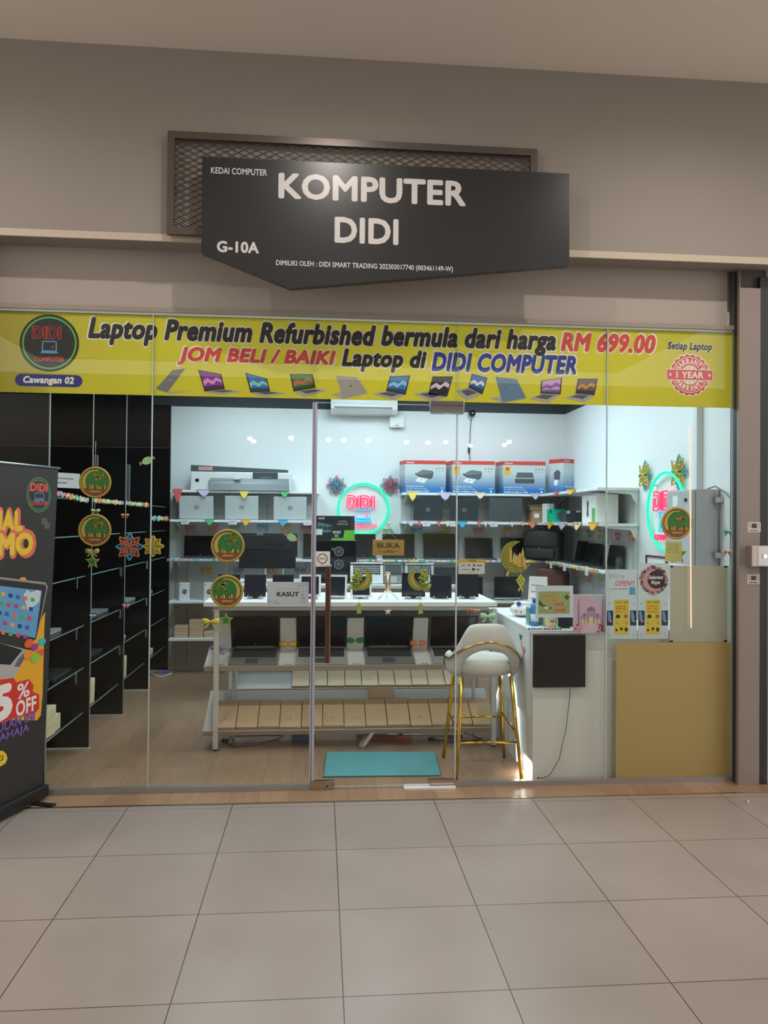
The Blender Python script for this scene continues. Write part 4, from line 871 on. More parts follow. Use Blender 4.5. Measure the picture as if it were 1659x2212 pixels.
# ================================================================ things under the tables
p = PZ(655, 1604, .0); t = thing('blue_caddy', 'small blue plastic box on the floor under the first display table', 'box', (p.x, p.y+.08, 0))
m = MB().m(M((70, 120, 160), .4)); m.box(-.09, .09, -.06, .06, 0, .12, bev=.01); m.build('tub', t); MB().m(DARK).box(.06, .085, -.063, -.059, .03, .06).build('clip', t); MB().m(OFFW).tube([(-.05, -.05, .12), (-.05, -.05, .15), (.05, -.05, .15), (.05, -.05, .12)], .004, 6).build('handle', t)
o = PZ(790, 1588, .0)
t = thing('floor_mop', 'long grey pole with an orange clamp lying on the floor under the first display table', 'mop', o)
F = lambda x, y, z: PZ(x, y, z)-o
MB().m(STEEL).tube([F(792, 1586, .016), F(968, 1590, .016)], .008, 8).build('pole', t); q = F(868, 1590, .02)
MB().m(M((220, 116, 60), .45)).box(q.x-.025, q.x+.01, q.y-.02, q.y+.02, .001, .05, bev=.004).build('clamp', t); MB().m(M((206, 98, 70), .45)).tube([F(770, 1590, .02), F(860, 1594, .02), F(888, 1597, .02)], .017, 8).build('orange_tube', t)
MB().m(GREY).cyl(F(966, 1590, .016), F(1000, 1591, .016), .013, 8).build('grip', t)
for k, (pp, lab) in enumerate((([(485, 1600), (500, 1590), (560, 1588), (610, 1588), (600, 1596), (560, 1606), (510, 1612), (487, 1604)], 'loop of grey cable on the floor under the table near its outer leg'), ([(930, 1597), (990, 1602), (1040, 1596), (1000, 1580), (970, 1578)], 'loop of grey cable on the floor under the table behind the stool'))):
    pts = [PZ(x, y, .006) for x, y in pp]; o = pts[0].copy(); t = thing('floor_cable', lab, 'cable', (o.x, o.y, 0)); o.z = 0; MB().m(GREY).tube([q-o for q in pts], .005, 6, closed=(k == 0)).build('wire', t); MB().m(BLACK).box(-.02, .03, -.015, .015, .0, .02, bev=.003).build('plug', t)
x0, x1 = P(520, 1580, 1.4).x, P(628, 1580, 1.4).x
t = thing('power_supply', 'dark flat power box on the floor under the first display table', 'power supply', ((x0+x1)/2, 1.5, 0)); MB().m(DARK).box(-.17, .17, -.08, .08, 0, .10, bev=.008).build('case', t); MB().m(GREY).box(-.12, .12, -.083, -.08, .02, .08).build('vent_grille', t)
for k, (px, py) in enumerate(((350, 1452),)):
    pts = [PZ(x, y, .01) for x, y in ((322, 1452), (335, 1460), (352, 1462), (370, 1455), (372, 1450), (360, 1449), (340, 1452))]; o = pts[0].copy(); o.z = 0
    t = thing('extension_lead', 'white coiled extension lead on the floor at the end of the black shelving', 'cable', o); MB().m(WHITE).tube([q-o for q in pts], .006, 6).build('wire', t); MB().m(M((120, 120, 190), .5)).box(.08, .2, -.02, .02, 0, .03, bev=.004).build('socket_block', t)
# ================================================================ laptop, tablet and box builders
def lid_back(loc, w, h, mat, label, group, logo=None, rot=0, tilt=8, logomat=None, hinge=False):
    """laptop standing open with the back of its lid to the shop front"""
    t = thing('laptop', label, 'laptop', loc, (0, 0, rot), group)
    MB().m(SILVER if mat is not DARK else DARK).box(-w/2, w/2, .012, .012+min(w*.62, .21), 0, .014, bev=.003).build('base', t)
    T = Matrix.Translation((0, .012, .012)) @ Matrix.Rotation(math.radians(tilt), 4, 'X')
    l = MB().m(mat).box(-w/2, w/2, -.008, 0, 0, h, T=T, bev=.003).build('lid', t)
    if logo:
        lm = logomat or DARK
        m = MB().m(lm); m.annulus(0, 0, 0, .0195, .0240, .0006, 28)
        for v in m.bm.verts: v.co = T @ (v.co+Vector((0, -.0088, h*.5)))
        m.build('logo_ring', l)
        o = text(logo, lm, l, 0, 0, 0, .028, .020, bold=.03, shear=.25 if logo == 'hp' else 0, ext=.0004, name='logo_letters'); o.data.transform(T @ Matrix.Translation((0, -.0088, h*.5)))
    if hinge: MB().m(STEEL).box(-w*.3, w*.3, -.01, .004, .0005, .01).build('hinge_bar', t)
    return t
def keyboard(m, x0, x1, y0, y1, z, rows=5, cols=14):
    dx, dy = (x1-x0)/cols, (y1-y0)/rows
    for r in range(rows):
        if r == 0:
            m.box(x0, x0+dx*3.4, y0+dy*.1, y0+dy*.9, z, z+.0015); m.box(x0+dx*3.6, x0+dx*9, y0+dy*.1, y0+dy*.9, z, z+.0015); m.box(x0+dx*9.2, x1, y0+dy*.1, y0+dy*.9, z, z+.0015); continue
        for c in range(cols): m.box(x0+c*dx+dx*.08, x0+(c+1)*dx-dx*.08, y0+r*dy+dy*.1, y0+(r+1)*dy-dy*.1, z, z+.0015)
def laptop(loc, rot, w, d, h, label, group, body=DARK, lid=None, op=105, keys=True, bar=None, deck=None, num=14, name='laptop', pale=False):
    t = thing(name, label, 'laptop', loc, rot, group)
    MB().m(body).box(-w/2, w/2, 0, d, 0, .016, bev=.003).build('base', t)
    if keys:
        m = MB().m(deck or M((30, 31, 33), .5)); m.box(-w*.45, w*.45, d*.40, d*.90, .0162, .0168); m.m(M((70, 73, 77), .45) if not pale else M((74, 77, 82), .45)); keyboard(m, -w*.44, w*.44, d*.41, d*.89, .0168, cols=num); m.build('keyboard', t)
        MB().m(M((92, 94, 97), .35)).box(-w*.16, w*.10, d*.06, d*.34, .016, .0166).build('touchpad', t)
    a = math.radians(op); T = Matrix.Translation((0, d-.004, .014)) @ Matrix.Rotation(a-math.pi/2, 4, 'X').inverted() 
    l = MB().m(lid or body).box(-w/2, w/2, 0, .008, 0, h, T=T, bev=.003).build('lid', t)
    MB().m(SCREEN).box(-w/2+.006, w/2-.006, -.0006, .0002, .016, h-.006, T=T).build('screen', l)
    if bar: MB().m(bar).box(-w*.40, w*.40, -.003, .0, .004, .010, T=T).build('hinge_bar', l)
    MB().m(M((150, 152, 155), .4)).box(-.005, .005, -.0012, -.0005, .02, .028, T=T).build('maker_mark', l)
    return t
def tablet(px0, px1, pt, pb, label, bez, yaw=0, tilt=20, Y=1.0, standm=None, scr=None):
    a = P((px0+px1)/2, pb, Y); w = (P(px1, pb, Y)-P(px0, pb, Y)).x; tz = P((px0+px1)/2, pt, Y+.06).z; h = (tz-a.z)/math.cos(math.radians(tilt))
    t = thing('tablet', label, 'tablet', (a.x, Y, 1.085), (0, 0, yaw), 'tablets on the first table')
    zb = max(.006, a.z-1.085)
    T = Matrix.Translation((0, 0, zb)) @ Matrix.Rotation(-math.radians(tilt), 4, 'X'); w /= math.cos(yaw)
    MB().m(bez).box(-w/2, w/2, 0, .008, 0, h, T=T, bev=.003).build('body', t); k = .012 if bez is not WHITE else .016
    MB().m(scr or M((34, 38, 52), .06, noise=.03)).box(-w/2+k, w/2-k, -.0006, .0002, k, h-k, T=T).build('screen', t)
    m = MB().m(standm or STEEL); m.box(-w*.36, w*.36, -.012, .10, 0, .004)
    for sx in (-w*.3, w*.3): m.box(sx-.004, sx+.004, -.014, -.006, .002, zb+.014, bev=.001); m.box(sx-.004, sx+.004, -.012, .01, zb-.006, zb-.001)
    m.prism([(-.02, .07, .004), (.02, .07, .004), (.015, .05, h*.6), (-.015, .05, h*.6)], (0, .004, 0)); m.build('stand', t)
    return t
def carton(name, label, cat, px0, py0, px1, py1, Y, dep, mat, group=None, z=None, rot=0, bev=.004):
    x0, x1, z0, z1 = RC(px0, py0, px1, py1, Y)
    if z is not None: z0 = z
    t = thing(name, label, cat, ((x0+x1)/2, Y, z0), (0, 0, rot), group); MB().m(mat).box(-(x1-x0)/2, (x1-x0)/2, 0, dep, 0, z1-z0, bev=bev).build('carton', t); return t, (x1-x0)/2, z1-z0
# ---------------------------------------------------------------- four laptops on the sloped tier
Tl = tier_T(.81, .03, .605, T17)
LSIL = M((176, 182, 184), .4, .1); BAR = M((206, 208, 208), .3, .5)
for i, (xa, xb, lab, body, pale) in enumerate(((500, 603, 'open dark laptop on the sloped tier of the first table, next to the black shelving', M((126, 130, 134), .4), 0), (640, 748, 'open silver-decked laptop on the sloped tier behind the door handle', LSIL, 1), (787, 890, 'open dark laptop on the sloped tier between the green and orange bows', M((130, 134, 138), .4), 0), (928, 1028, 'open silver-decked laptop on the sloped tier partly behind the bar stool', LSIL, 1))):
    X0, X1 = P(xa, 1405, 1.08).x, P(xb, 1405, 1.08).x; w = (X1-X0)
    loc = Tl @ Vector(((X0+X1)/2, .006, .001))
    laptop(loc, (T17, 0, 0), w, .268, .268, lab, 'laptops on the sloped tier', body, M((40, 42, 45), .3), 86, True, BAR if i in (0, 2) else None, num=17, pale=pale)
# grey info boards between them with a price card
for i, (xa, xb, side) in enumerate(((463, 496, 'beside the outer table leg'), (604, 639, 'under the yellow-orange bow'), (750, 786, 'under the green bow'), (894, 926, 'under the orange ribbon bow'))):
    X0, X1 = P(xa, 1420, .98).x, P(xb, 1420, .98).x; hw = (X1-X0)/2
    p0 = Tl @ Vector(((X0+X1)/2, .004, .001))
    t = thing('price_board', 'bent pale grey price board on the sloped tier %s' % side, 'price board', p0, (T17, 0, 0), 'price boards on the sloped tier')
    m = MB().m(M((228, 229, 227), .5)); m.prism([(-hw, .0, 0), (hw, 0, 0), (hw, .262, 0), (-hw, .262, 0)], (0, 0, .0015)); m.prism([(-hw, .262, 0), (hw, .262, 0), (hw, .262, .262), (-hw, .262, .262)], (0, .0015, 0)); m.build('board', t)
    m = MB().m(M((226, 228, 228), .5)); m.box(-hw*.4, hw*.75, .012, .055, .0016, .0022); m.m(DARK)
    for k in range(5): m.box(-hw*.3+k*hw*.2, -hw*.3+k*hw*.2+hw*.1, .016, .03, .0022, .0026)
    m.build('price_card', t)
# ---------------------------------------------------------------- tablets on the top
TABL = [(469, 517, 1240, 1288, 'black-framed tablet on the table top half hidden by the lower gold disc', BLACK, 0), (527, 574, 1241, 1289, 'upright black tablet on the table top beside the KASUT notice', BLACK, -.04),
        (588, 634, 1241, 1289, 'tablet with a bright blank screen behind the KASUT notice', BLACK, 0), (646, 693, 1241, 1288, 'white-framed tablet behind the door seal', WHITE, 0), (705, 749, 1241, 1291, 'white-framed tablet just beside the bronze door handle', WHITE, .1),
        (757, 803, 1241, 1290, 'white-framed tablet behind the crescent ornament nearer the handle', WHITE, 0), (868, 918, 1237, 1289, 'black tablet with a bright reflection behind the second crescent ornament', BLACK, .1),
        (929, 975, 1242, 1291, 'black tablet with silver rim between the second crescent and the door edge', BLACK, .16), (986, 1033, 1240, 1289, 'black tablet at the far end of the table top below the card sign', BLACK, .16)]
for i, a in enumerate(TABL): tablet(a[0], a[1], a[2], a[3], a[4], a[5], -a[6], 12 if i in (2, 4, 6) else 22)
# small tripod holder
p = P(838, 1297, .92); t = thing('tabletop_tripod', 'small chrome tripod holder standing on the table top between the two crescents', 'tripod', (p.x, .95, 1.085))
hz = P(838, 1236, .95).z-1.085
MB().m(CHROME).lathe([(.001, .06), (.014, .06), (.014, .075), (.011, .08), (.011, hz-.02), (.02, hz-.015), (.022, hz), (.001, hz+.002)], 16).build('column', t)
for dx, dy in ((-.075, -.05), (.075, -.05), (0, .09)): MB().m(CHROME).tube([(0, 0, .085), (dx*.6, dy*.6, .04), (dx, dy, .005)], .005, 8).build('leg', t)
for s_ in (-.017, .017): MB().m(GOLD).cyl((s_, 0, .06), (s_, 0, hz-.01), .005, 8).build('side_rod', t)
# laptops showing their keyboards behind the tablets (on the rear table)
for (xa, xb, ya, yb, lab, body) in ((757, 828, 1217, 1262, 'propped silver laptop showing a black keyboard behind the crescent near the handle', M((206, 208, 208), .4, .2)), (829, 871, 1219, 1262, 'propped grey laptop keyboard behind the chrome tripod', GREY), (876, 938, 1219, 1262, 'propped grey laptop keyboard behind the second crescent', M((176, 178, 180), .4, .2))):
    Y = 2.36; X0, X1, z0, z1 = RC(xa, ya, xb, yb, Y); w = X1-X0; h = (P((xa+xb)/2, ya, Y).z-1.087)
    t = thing('laptop', lab, 'laptop', ((X0+X1)/2, Y, 1.086), (0, 0, 0), 'propped laptops on the rear table'); T = Matrix.Rotation(math.radians(68), 4, 'X')
    d = h/math.sin(math.radians(68)); MB().m(body).box(-w/2, w/2, 0, d, 0, .016, T=T, bev=.003).build('base', t); m = MB().m(M((44, 46, 50), .5)); keyboard(m, -w*.42, w*.42, d*.42, d*.92, .0162, cols=12)
    for v in m.bm.verts: v.co = T @ v.co
    m.build('keyboard', t); MB().m(M((160, 162, 164), .4)).box(-w*.17, w*.17, d*.06, d*.36, .0161, .0165, T=T).build('touchpad', t)
    T2 = Matrix.Translation((0, .06, 0)) @ Matrix.Rotation(math.radians(96), 4, 'X'); MB().m(DARK).box(-w/2, w/2, 0, d*.9, -.02, -.012, T=T2).build('lid', t)
x0, x1, z0, z1 = RC(941, 1222, 1002, 1264, 2.36); t = thing('laptop', 'dark laptop standing on edge behind the silver-rimmed tablet', 'laptop', ((x0+x1)/2, 2.36, 1.086)); MB().m(M((52, 58, 62), .35)).box(-.15, .15, .0, .012, .0, z1-1.086, bev=.003).build('lid', t); MB().m(DARK).box(-.15, .15, .014, .2, 0, .014, bev=.003).build('base', t); MB().m(GREY).box(-.15, .15, -.002, 0, z1-1.10, z1-1.092).build('edge_strip', t)
# ---------------------------------------------------------------- rear table: ribbed panel, tower, card box
x0, x1, z0, z1 = RC(515, 1152, 642, 1228, 2.45); hw, hh = (x1-x0)/2, z1-z0
t = thing('ribbed_case', 'wide black ribbed case on a stand behind the tablets and below the silver laptops', 'case', ((x0+x1)/2, 2.45, 1.086)); zb = z0-1.086
BC = M((42, 46, 50), .4); m = MB().m(BC); m.box(-hw, hw, .03, .16, zb+hh*.32, zb+hh*.95, bev=.006); m.box(-hw*1.0, -hw*.42, .03, .15, zb+hh*.95, zb+hh, bev=.003); m.box(-hw*.18, hw*.98, .03, .15, zb+hh*.95, zb+hh, bev=.003); m.build('upper_shell', t)
m = MB().m(M((34, 38, 42), .45)); m.box(-hw*.98, hw*.94, .0, .16, zb, zb+hh*.33, bev=.004)
for k in range(30): m.box(-hw*.95+k*hw*.0628, -hw*.95+k*hw*.0628+hw*.03, -.006, .0, zb+.006, zb+hh*.46)
m.build('ribbed_front', t); MB().m(BC).box(-hw*.96, hw*.9, .022, .03, zb+hh*.55, zb+hh*.57).box(-hw*.2, hw*.5, .022, .03, zb+hh*.7, zb+hh*.72).build('groove', t)
MB().m(OFFW).box(-hw*.12, -hw*.06, .06, .1, 0, zb).box(hw*.5, hw*.54, .06, .1, 0, zb).build('stand', t)
x0, x1, z0, z1 = RC(681, 1168, 770, 1244, 2.45); hw = (x1-x0)/2; zt = z1-1.086
t = thing('computer_tower', 'black computer tower with two fans standing below the graphics card box', 'computer', ((x0+x1)/2, 2.45, 1.086))
MB().m(M((24, 25, 30), .2)).box(-hw, hw, 0, .42, 0, zt, bev=.004).build('case', t); MB().m(M((30, 30, 38), .08)).box(-hw+.01, hw-.01, -.003, 0, .02, zt-.012).build('front_glass', t)
FANM = M((120, 124, 130), .35, .4)
for k, py in enumerate((1191, 1219)):
    q = P(732, py, 2.45); fx, fz = q.x-(x0+x1)/2, q.z-1.086; m = MB().m(FANM); m.annulus(fx, fz, -.012, .036, .048, .008, 24); m.disc(fx, fz, -.011, .012, .008, 14)
    for a in range(9):
        an = 2*math.pi*a/9; m.flat([(fx+r*math.cos(an+s_), fz+r*math.sin(an+s_)) for r, s_ in ((.012, 0), (.037, .25), (.037, .55), (.012, .4))], -.010, .004)
    m.build('fan', t)
m = MB().m(M((60, 110, 60), .4)); m.disc(-hw*.15, zt*.8, -.0045, .016, .001, 16); m.build('badge', t)
x0, x1, z0, z1 = RC(681, 1115, 757, 1168, 2.45); hw, hh = (x1-x0)/2, z1-z0
t = thing('graphics_card_box', 'black graphics card box with green band standing on the computer tower', 'box', ((x0+x1)/2, 2.452, z0+.003), (0, 0, 0))
m = MB().m(M((40, 44, 48), .35)); m.prism([(-hw, 0, 0), (hw, 0, 0), (hw+.045, .12, 0), (-hw+.02, .12, 0)], (0, 0, hh)); m.build('carton', t)
m = MB().m(M((86, 126, 128), .4)); m.flat([(-hw*.86, hh*.3), (-hw*.1, hh*.34), (-hw*.05, hh*.62), (-hw*.86, hh*.74)], -.001, .0008); m.m(M((40, 70, 74), .4))
for k in range(3): m.disc(-hw*.7+k*hw*.27, hh*.5, -.0018, hw*.13, .0006, 16)
m.build('card_picture', t); text('ASUS', M((200, 204, 206), .4), t, -hw*.66, hh*.90, -.001, hw*.38, hh*.09, bold=.03, shear=.3, ext=.0004)
text('TUF GAMING\nRADEON CARD'.replace('RADEON', 'GRAPHICS'), M((190, 194, 196), .4), t, hw*.55, hh*.72, -.001, hw*.62, hh*.18, ext=.0004); text('GEFORCE\nRTX', M((226, 230, 226), .4), t, hw*.22, hh*.26, -.001, hw*.46, hh*.26, bold=.03, ext=.0004)
m = MB().m(M((110, 190, 60), .4)); m.flat([(-hw*.1, 0), (hw, 0), (hw, hh*.1), (-hw*.05, hh*.1)], -.001, .0008); m.flat([(hw*.58, .0), (hw, .0), (hw, hh*.42), (hw*.66, hh*.42)], -.0014, .0006); m.prism([(hw+.0005, -.0005, 0), (hw+.0455, .1195, 0), (hw+.0455, .1195, hh*.42), (hw+.0005, -.0005, hh*.42)], (.0008, 0, 0)); m.build('green_band', t)
m = MB().m(TAG); m.box(-hw*.98, -hw*.6, -.0022, -.0012, hh*.22, hh*.46); m.build('price_tag', t)
# ---------------------------------------------------------------- wall shelves: silver laptops, dark laptops, screens
HPW = M((200, 208, 209), .4, .15)
for i, (xa, xb, ya, lab) in enumerate(((387, 461, 1073, 'closed-side silver laptop with round logo on the shelf next to the black shelving'), (486, 558, 1073, 'silver laptop with round logo at the middle of the shelf below the wide printer'), (591, 662, 1075, 'silver laptop with round logo on the shelf below the printer, beside the neon sign'))):
    c = P((xa+xb)/2, 1118, YF+.03); w = P(xb, 1100, YF+.03).x-P(xa, 1100, YF+.03).x; h = P((xa+xb)/2, ya, YF+.0).z-ZR[1]
    lid_back((c.x, YF+.035, ZR[1]+.001), w, h*1.0, HPW, lab.replace('closed-side ', ''), 'silver laptops under the wide printer', 'hp')
DL2 = M((52, 60, 64), .35, noise=.05)
for i, (xa, xb, ya, lab, mt, lg) in enumerate(((893, 956, 1079, 'dark laptop with ringed logo under the first printer box', DL2, 'DELL'), (972, 1033, 1080, 'dark laptop with ringed logo under the second printer box', DL2, 'DELL'), (1056, 1127, 1073, 'larger dark grey laptop without logo under the third printer box', M((78, 86, 88), .4, noise=.05), None))):
    c = P((xa+xb)/2, 1124, YF+.03); w = P(xb, 1100, YF+.03).x-P(xa, 1100, YF+.03).x; h = min(.262, P((xa+xb)/2, ya, YF).z-ZR[1])
    lid_back((c.x, YF+.035, ZR[1]+.001), w, h, mt, lab, 'dark laptops under the printer boxes', lg, logomat=M((140, 148, 150), .4), hinge=lg is None)
R3 = [(397, 470, 1157, 'black screen on the shelf under the silver laptop next to the black shelving'), (655, 700, 1153, 'black laptop screen behind the door seal and the graphics card box'), (757, 812, 1153, 'black laptop screen under the neon sign beside the computer tower'), (826, 896, 1153, 'black laptop screen above the second crescent, partly behind the gold open sign'), (915, 984, 1153, 'black laptop screen at the door edge under the ringed-logo laptops'), (1005, 1065, 1162, 'black laptop screen above the card sign'), (1083, 1143, 1162, 'black laptop screen behind the large gold crescent')]
for i, (xa, xb, ya, lab) in enumerate(R3):
    Y = YF+.22; w = P(xb, 1180, Y).x-P(xa, 1180, Y).x; c = P((xa+xb)/2, 1180, Y); h = (P((xa+xb)/2, ya, Y+.03).z-ZR[2]-.014)
    laptop((c.x, YF+.02, ZR[2]+.001), (0, 0, 0), w, .205, h, lab, 'black laptops on the middle shelf', M((70, 76, 80), .4), M((30, 33, 36), .35), 98, True, num=12)
R4 = [(1008, 1043, 1246, 'black screen on the low shelf behind the end of the tablet row'), (1068, 1126, 1246, 'black screen with a grey foot on the low shelf below the large gold crescent')]
for xa, xb, ya, lab in R4:
    Y = YF+.1; x0, x1, z0, z1 = RC(xa, ya, xb, 1290, Y); hw = (x1-x0)/2
    t = thing('monitor', lab, 'monitor', ((x0+x1)/2, Y, ZR[3]+.001)); hh = z1-ZR[3]
    MB().m(M((28, 31, 35), .3)).box(-hw, hw, 0, .02, .03, hh, bev=.006).build('housing', t); MB().m(SCREEN).box(-hw+.012, hw-.012, -.001, .0, .05, hh-.012).build('screen', t); MB().m(SILVER).box(-hw*.96, hw*.9, -.02, .04, .012, .03, bev=.004).build('lower_bezel', t); MB().m(GREY).box(-.06, .06, -.03, .09, 0, .012, bev=.003).build('foot', t)
# screens standing on the side wall shelf
for i, (px0, px1, ya, lab) in enumerate(((1241, 1264, 1168, 'dark laptop on the side wall shelf next to the black bag'), (1266, 1295, 1173, 'dark laptop on the side wall shelf, middle of three'), (1310, 1339, 1177, 'dark laptop on the side wall shelf next to the shop front'))):
    X = 2.56; a = PX(px0, 1200, 2.74); b = PX(px1, 1200, 2.74); cy = (a.y+b.y)/2; w = abs(a.y-b.y); top = PX((px0+px1)/2, ya, 2.77).z
    laptop((X, cy, ZR[2]+.001), (0, 0, -math.pi/2), min(w, .36), .18, top-ZR[2]-.014, lab, 'laptops on the side wall shelf', M((60, 64, 68), .4), M((34, 36, 39), .4), 100, True, num=12)
# watch boxes and kraft cartons on the low shelves
for i, (px0, px1, lab) in enumerate(((387, 408, 'small white watch box on the low shelf nearer the black shelving'), (440, 461, 'small white watch box on the low shelf beside the lower gold disc'))):
    t, hw, hh = carton('watch_box', lab, 'box', px0, 1259, px1, 1291, YF+.04, .06, WHITE, 'watch boxes', ZR[3]+.001)
    m = MB().m(M((60, 62, 66), .4)); m.annulus(hw*.1, hh*.5, -.001, hw*.28, hw*.5, .0008, 18); m.flat([(-hw*.0, hh*.36), (hw*.22, hh*.36), (hw*.2, hh*.64), (hw*.02, hh*.64)], -.0014, .0006); m.m(M((200, 90, 80), .5)).disc(-hw*.7, hh*.9, -.001, hw*.12, .0006, 10); m.m(M((230, 220, 150), .5)).box(hw*.5, hw*.95, -.001, -.0002, hh*.9, hh*.97); m.build('print', t)
RED = M((190, 80, 70), .5)
KB = [(376, 407, 0), (376, 407, 1), (408, 439, 0), (408, 439, 1), (408, 439, 2), (440, 468, 0)]
KL = ['lower kraft box of the stack of two on the bottom shelf', 'upper kraft box of the stack of two on the bottom shelf', 'lowest kraft box in the stack of three on the bottom shelf', 'middle kraft box in the stack of three on the bottom shelf', 'top kraft box in the stack of three on the bottom shelf', 'single kraft box behind the table leg on the bottom shelf']
for (a, b, k), lab in zip(KB, KL):
    Y = YF+.05; x0, x1, _, _ = RC(a+.6, 1340, b-.6, 1370, Y); hgt = .064
    kraft(((x0+x1)/2, Y+.002*k, ZR[4]+.001+k*(hgt+.001)), (0, 0, .01*k), x1-x0, .2, hgt, lab, 'kraft boxes on the bottom wall shelf')
# ---------------------------------------------------------------- wide printer on the top shelf
x0, x1, z0, z1 = RC(411, 1020, 628, 1056, YF+.03); hw = (x1-x0)/2; Y = YF+.03
t = thing('wide_printer', 'long grey and white wide-format printer on the top wall shelf', 'printer', ((x0+x1)/2, Y, ZR[0]+.001)); hh = z1-ZR[0]
PG = M((112, 122, 126), .35)
MB().m(M((216, 219, 219), .4)).box(-hw, hw, 0, .26, 0, hh, bev=.012).build('body', t)
m = MB().m(PG); m.prism([(-hw*.63, -.004, .004), (hw*.96, -.004, .004), (hw*.96, -.03, hh*.28), (hw*.96, -.004, hh*.66), (-hw*.58, -.004, hh*.66), (-hw*.63, -.02, hh*.5)], (0, .003, 0)); m.prism([(-hw*.62, 0, 0), (-hw*.62, -.05, 0), (-hw*.62, -.03, hh*.36), (-hw*.62, 0, hh*.62)], (hw*1.57, 0, 0)); m.build('front_cover', t)
MB().m(M((66, 72, 76), .4)).box(hw*.24, hw*.74, -.006, 0, hh*.62, hh*.99).build('control_panel', t); text('HP DESIGNJET T100', M((190, 196, 198), .4), t, hw*.5, hh*.72, -.008, hw*.2, hh*.06, ext=.0004)
MB().m(TAG).box(-hw*.13, hw*.0, -.052, -.05, hh*.6, hh*.95).build('price_card', t); MB().m(BLACK).box(-hw*.9, -hw*.83, -.001, 0, hh*.44, hh*.62).build('badge', t)
a, b = P(412, 1011, YF+.1), P(622, 1018, YF+.1); o = t.location
m = MB().m(M((76, 82, 86), .35)); za, zb_ = a.z-o.z, b.z-o.z; ya = .07
m.prism([(a.x-o.x, ya, za-.035), (b.x-o.x, ya, zb_-.025), (b.x-o.x, ya, zb_+.015), (a.x-o.x, ya, za+.035)], (0, .09, 0)); lidp = m.build('roll_cover', t)
m = MB().m(M((190, 150, 140), .4)); m.box(-hw*.86, -hw*.58, ya-.002, ya, za-.022, za+.018); m.build('label_strip', lidp)
for s_ in (-.9, .85): MB().m(PG).box(hw*s_-.02, hw*s_+.02, ya+.02, ya+.08, hh-.005, za-.03 if s_ < 0 else zb_-.02).build('cover_arm', t)
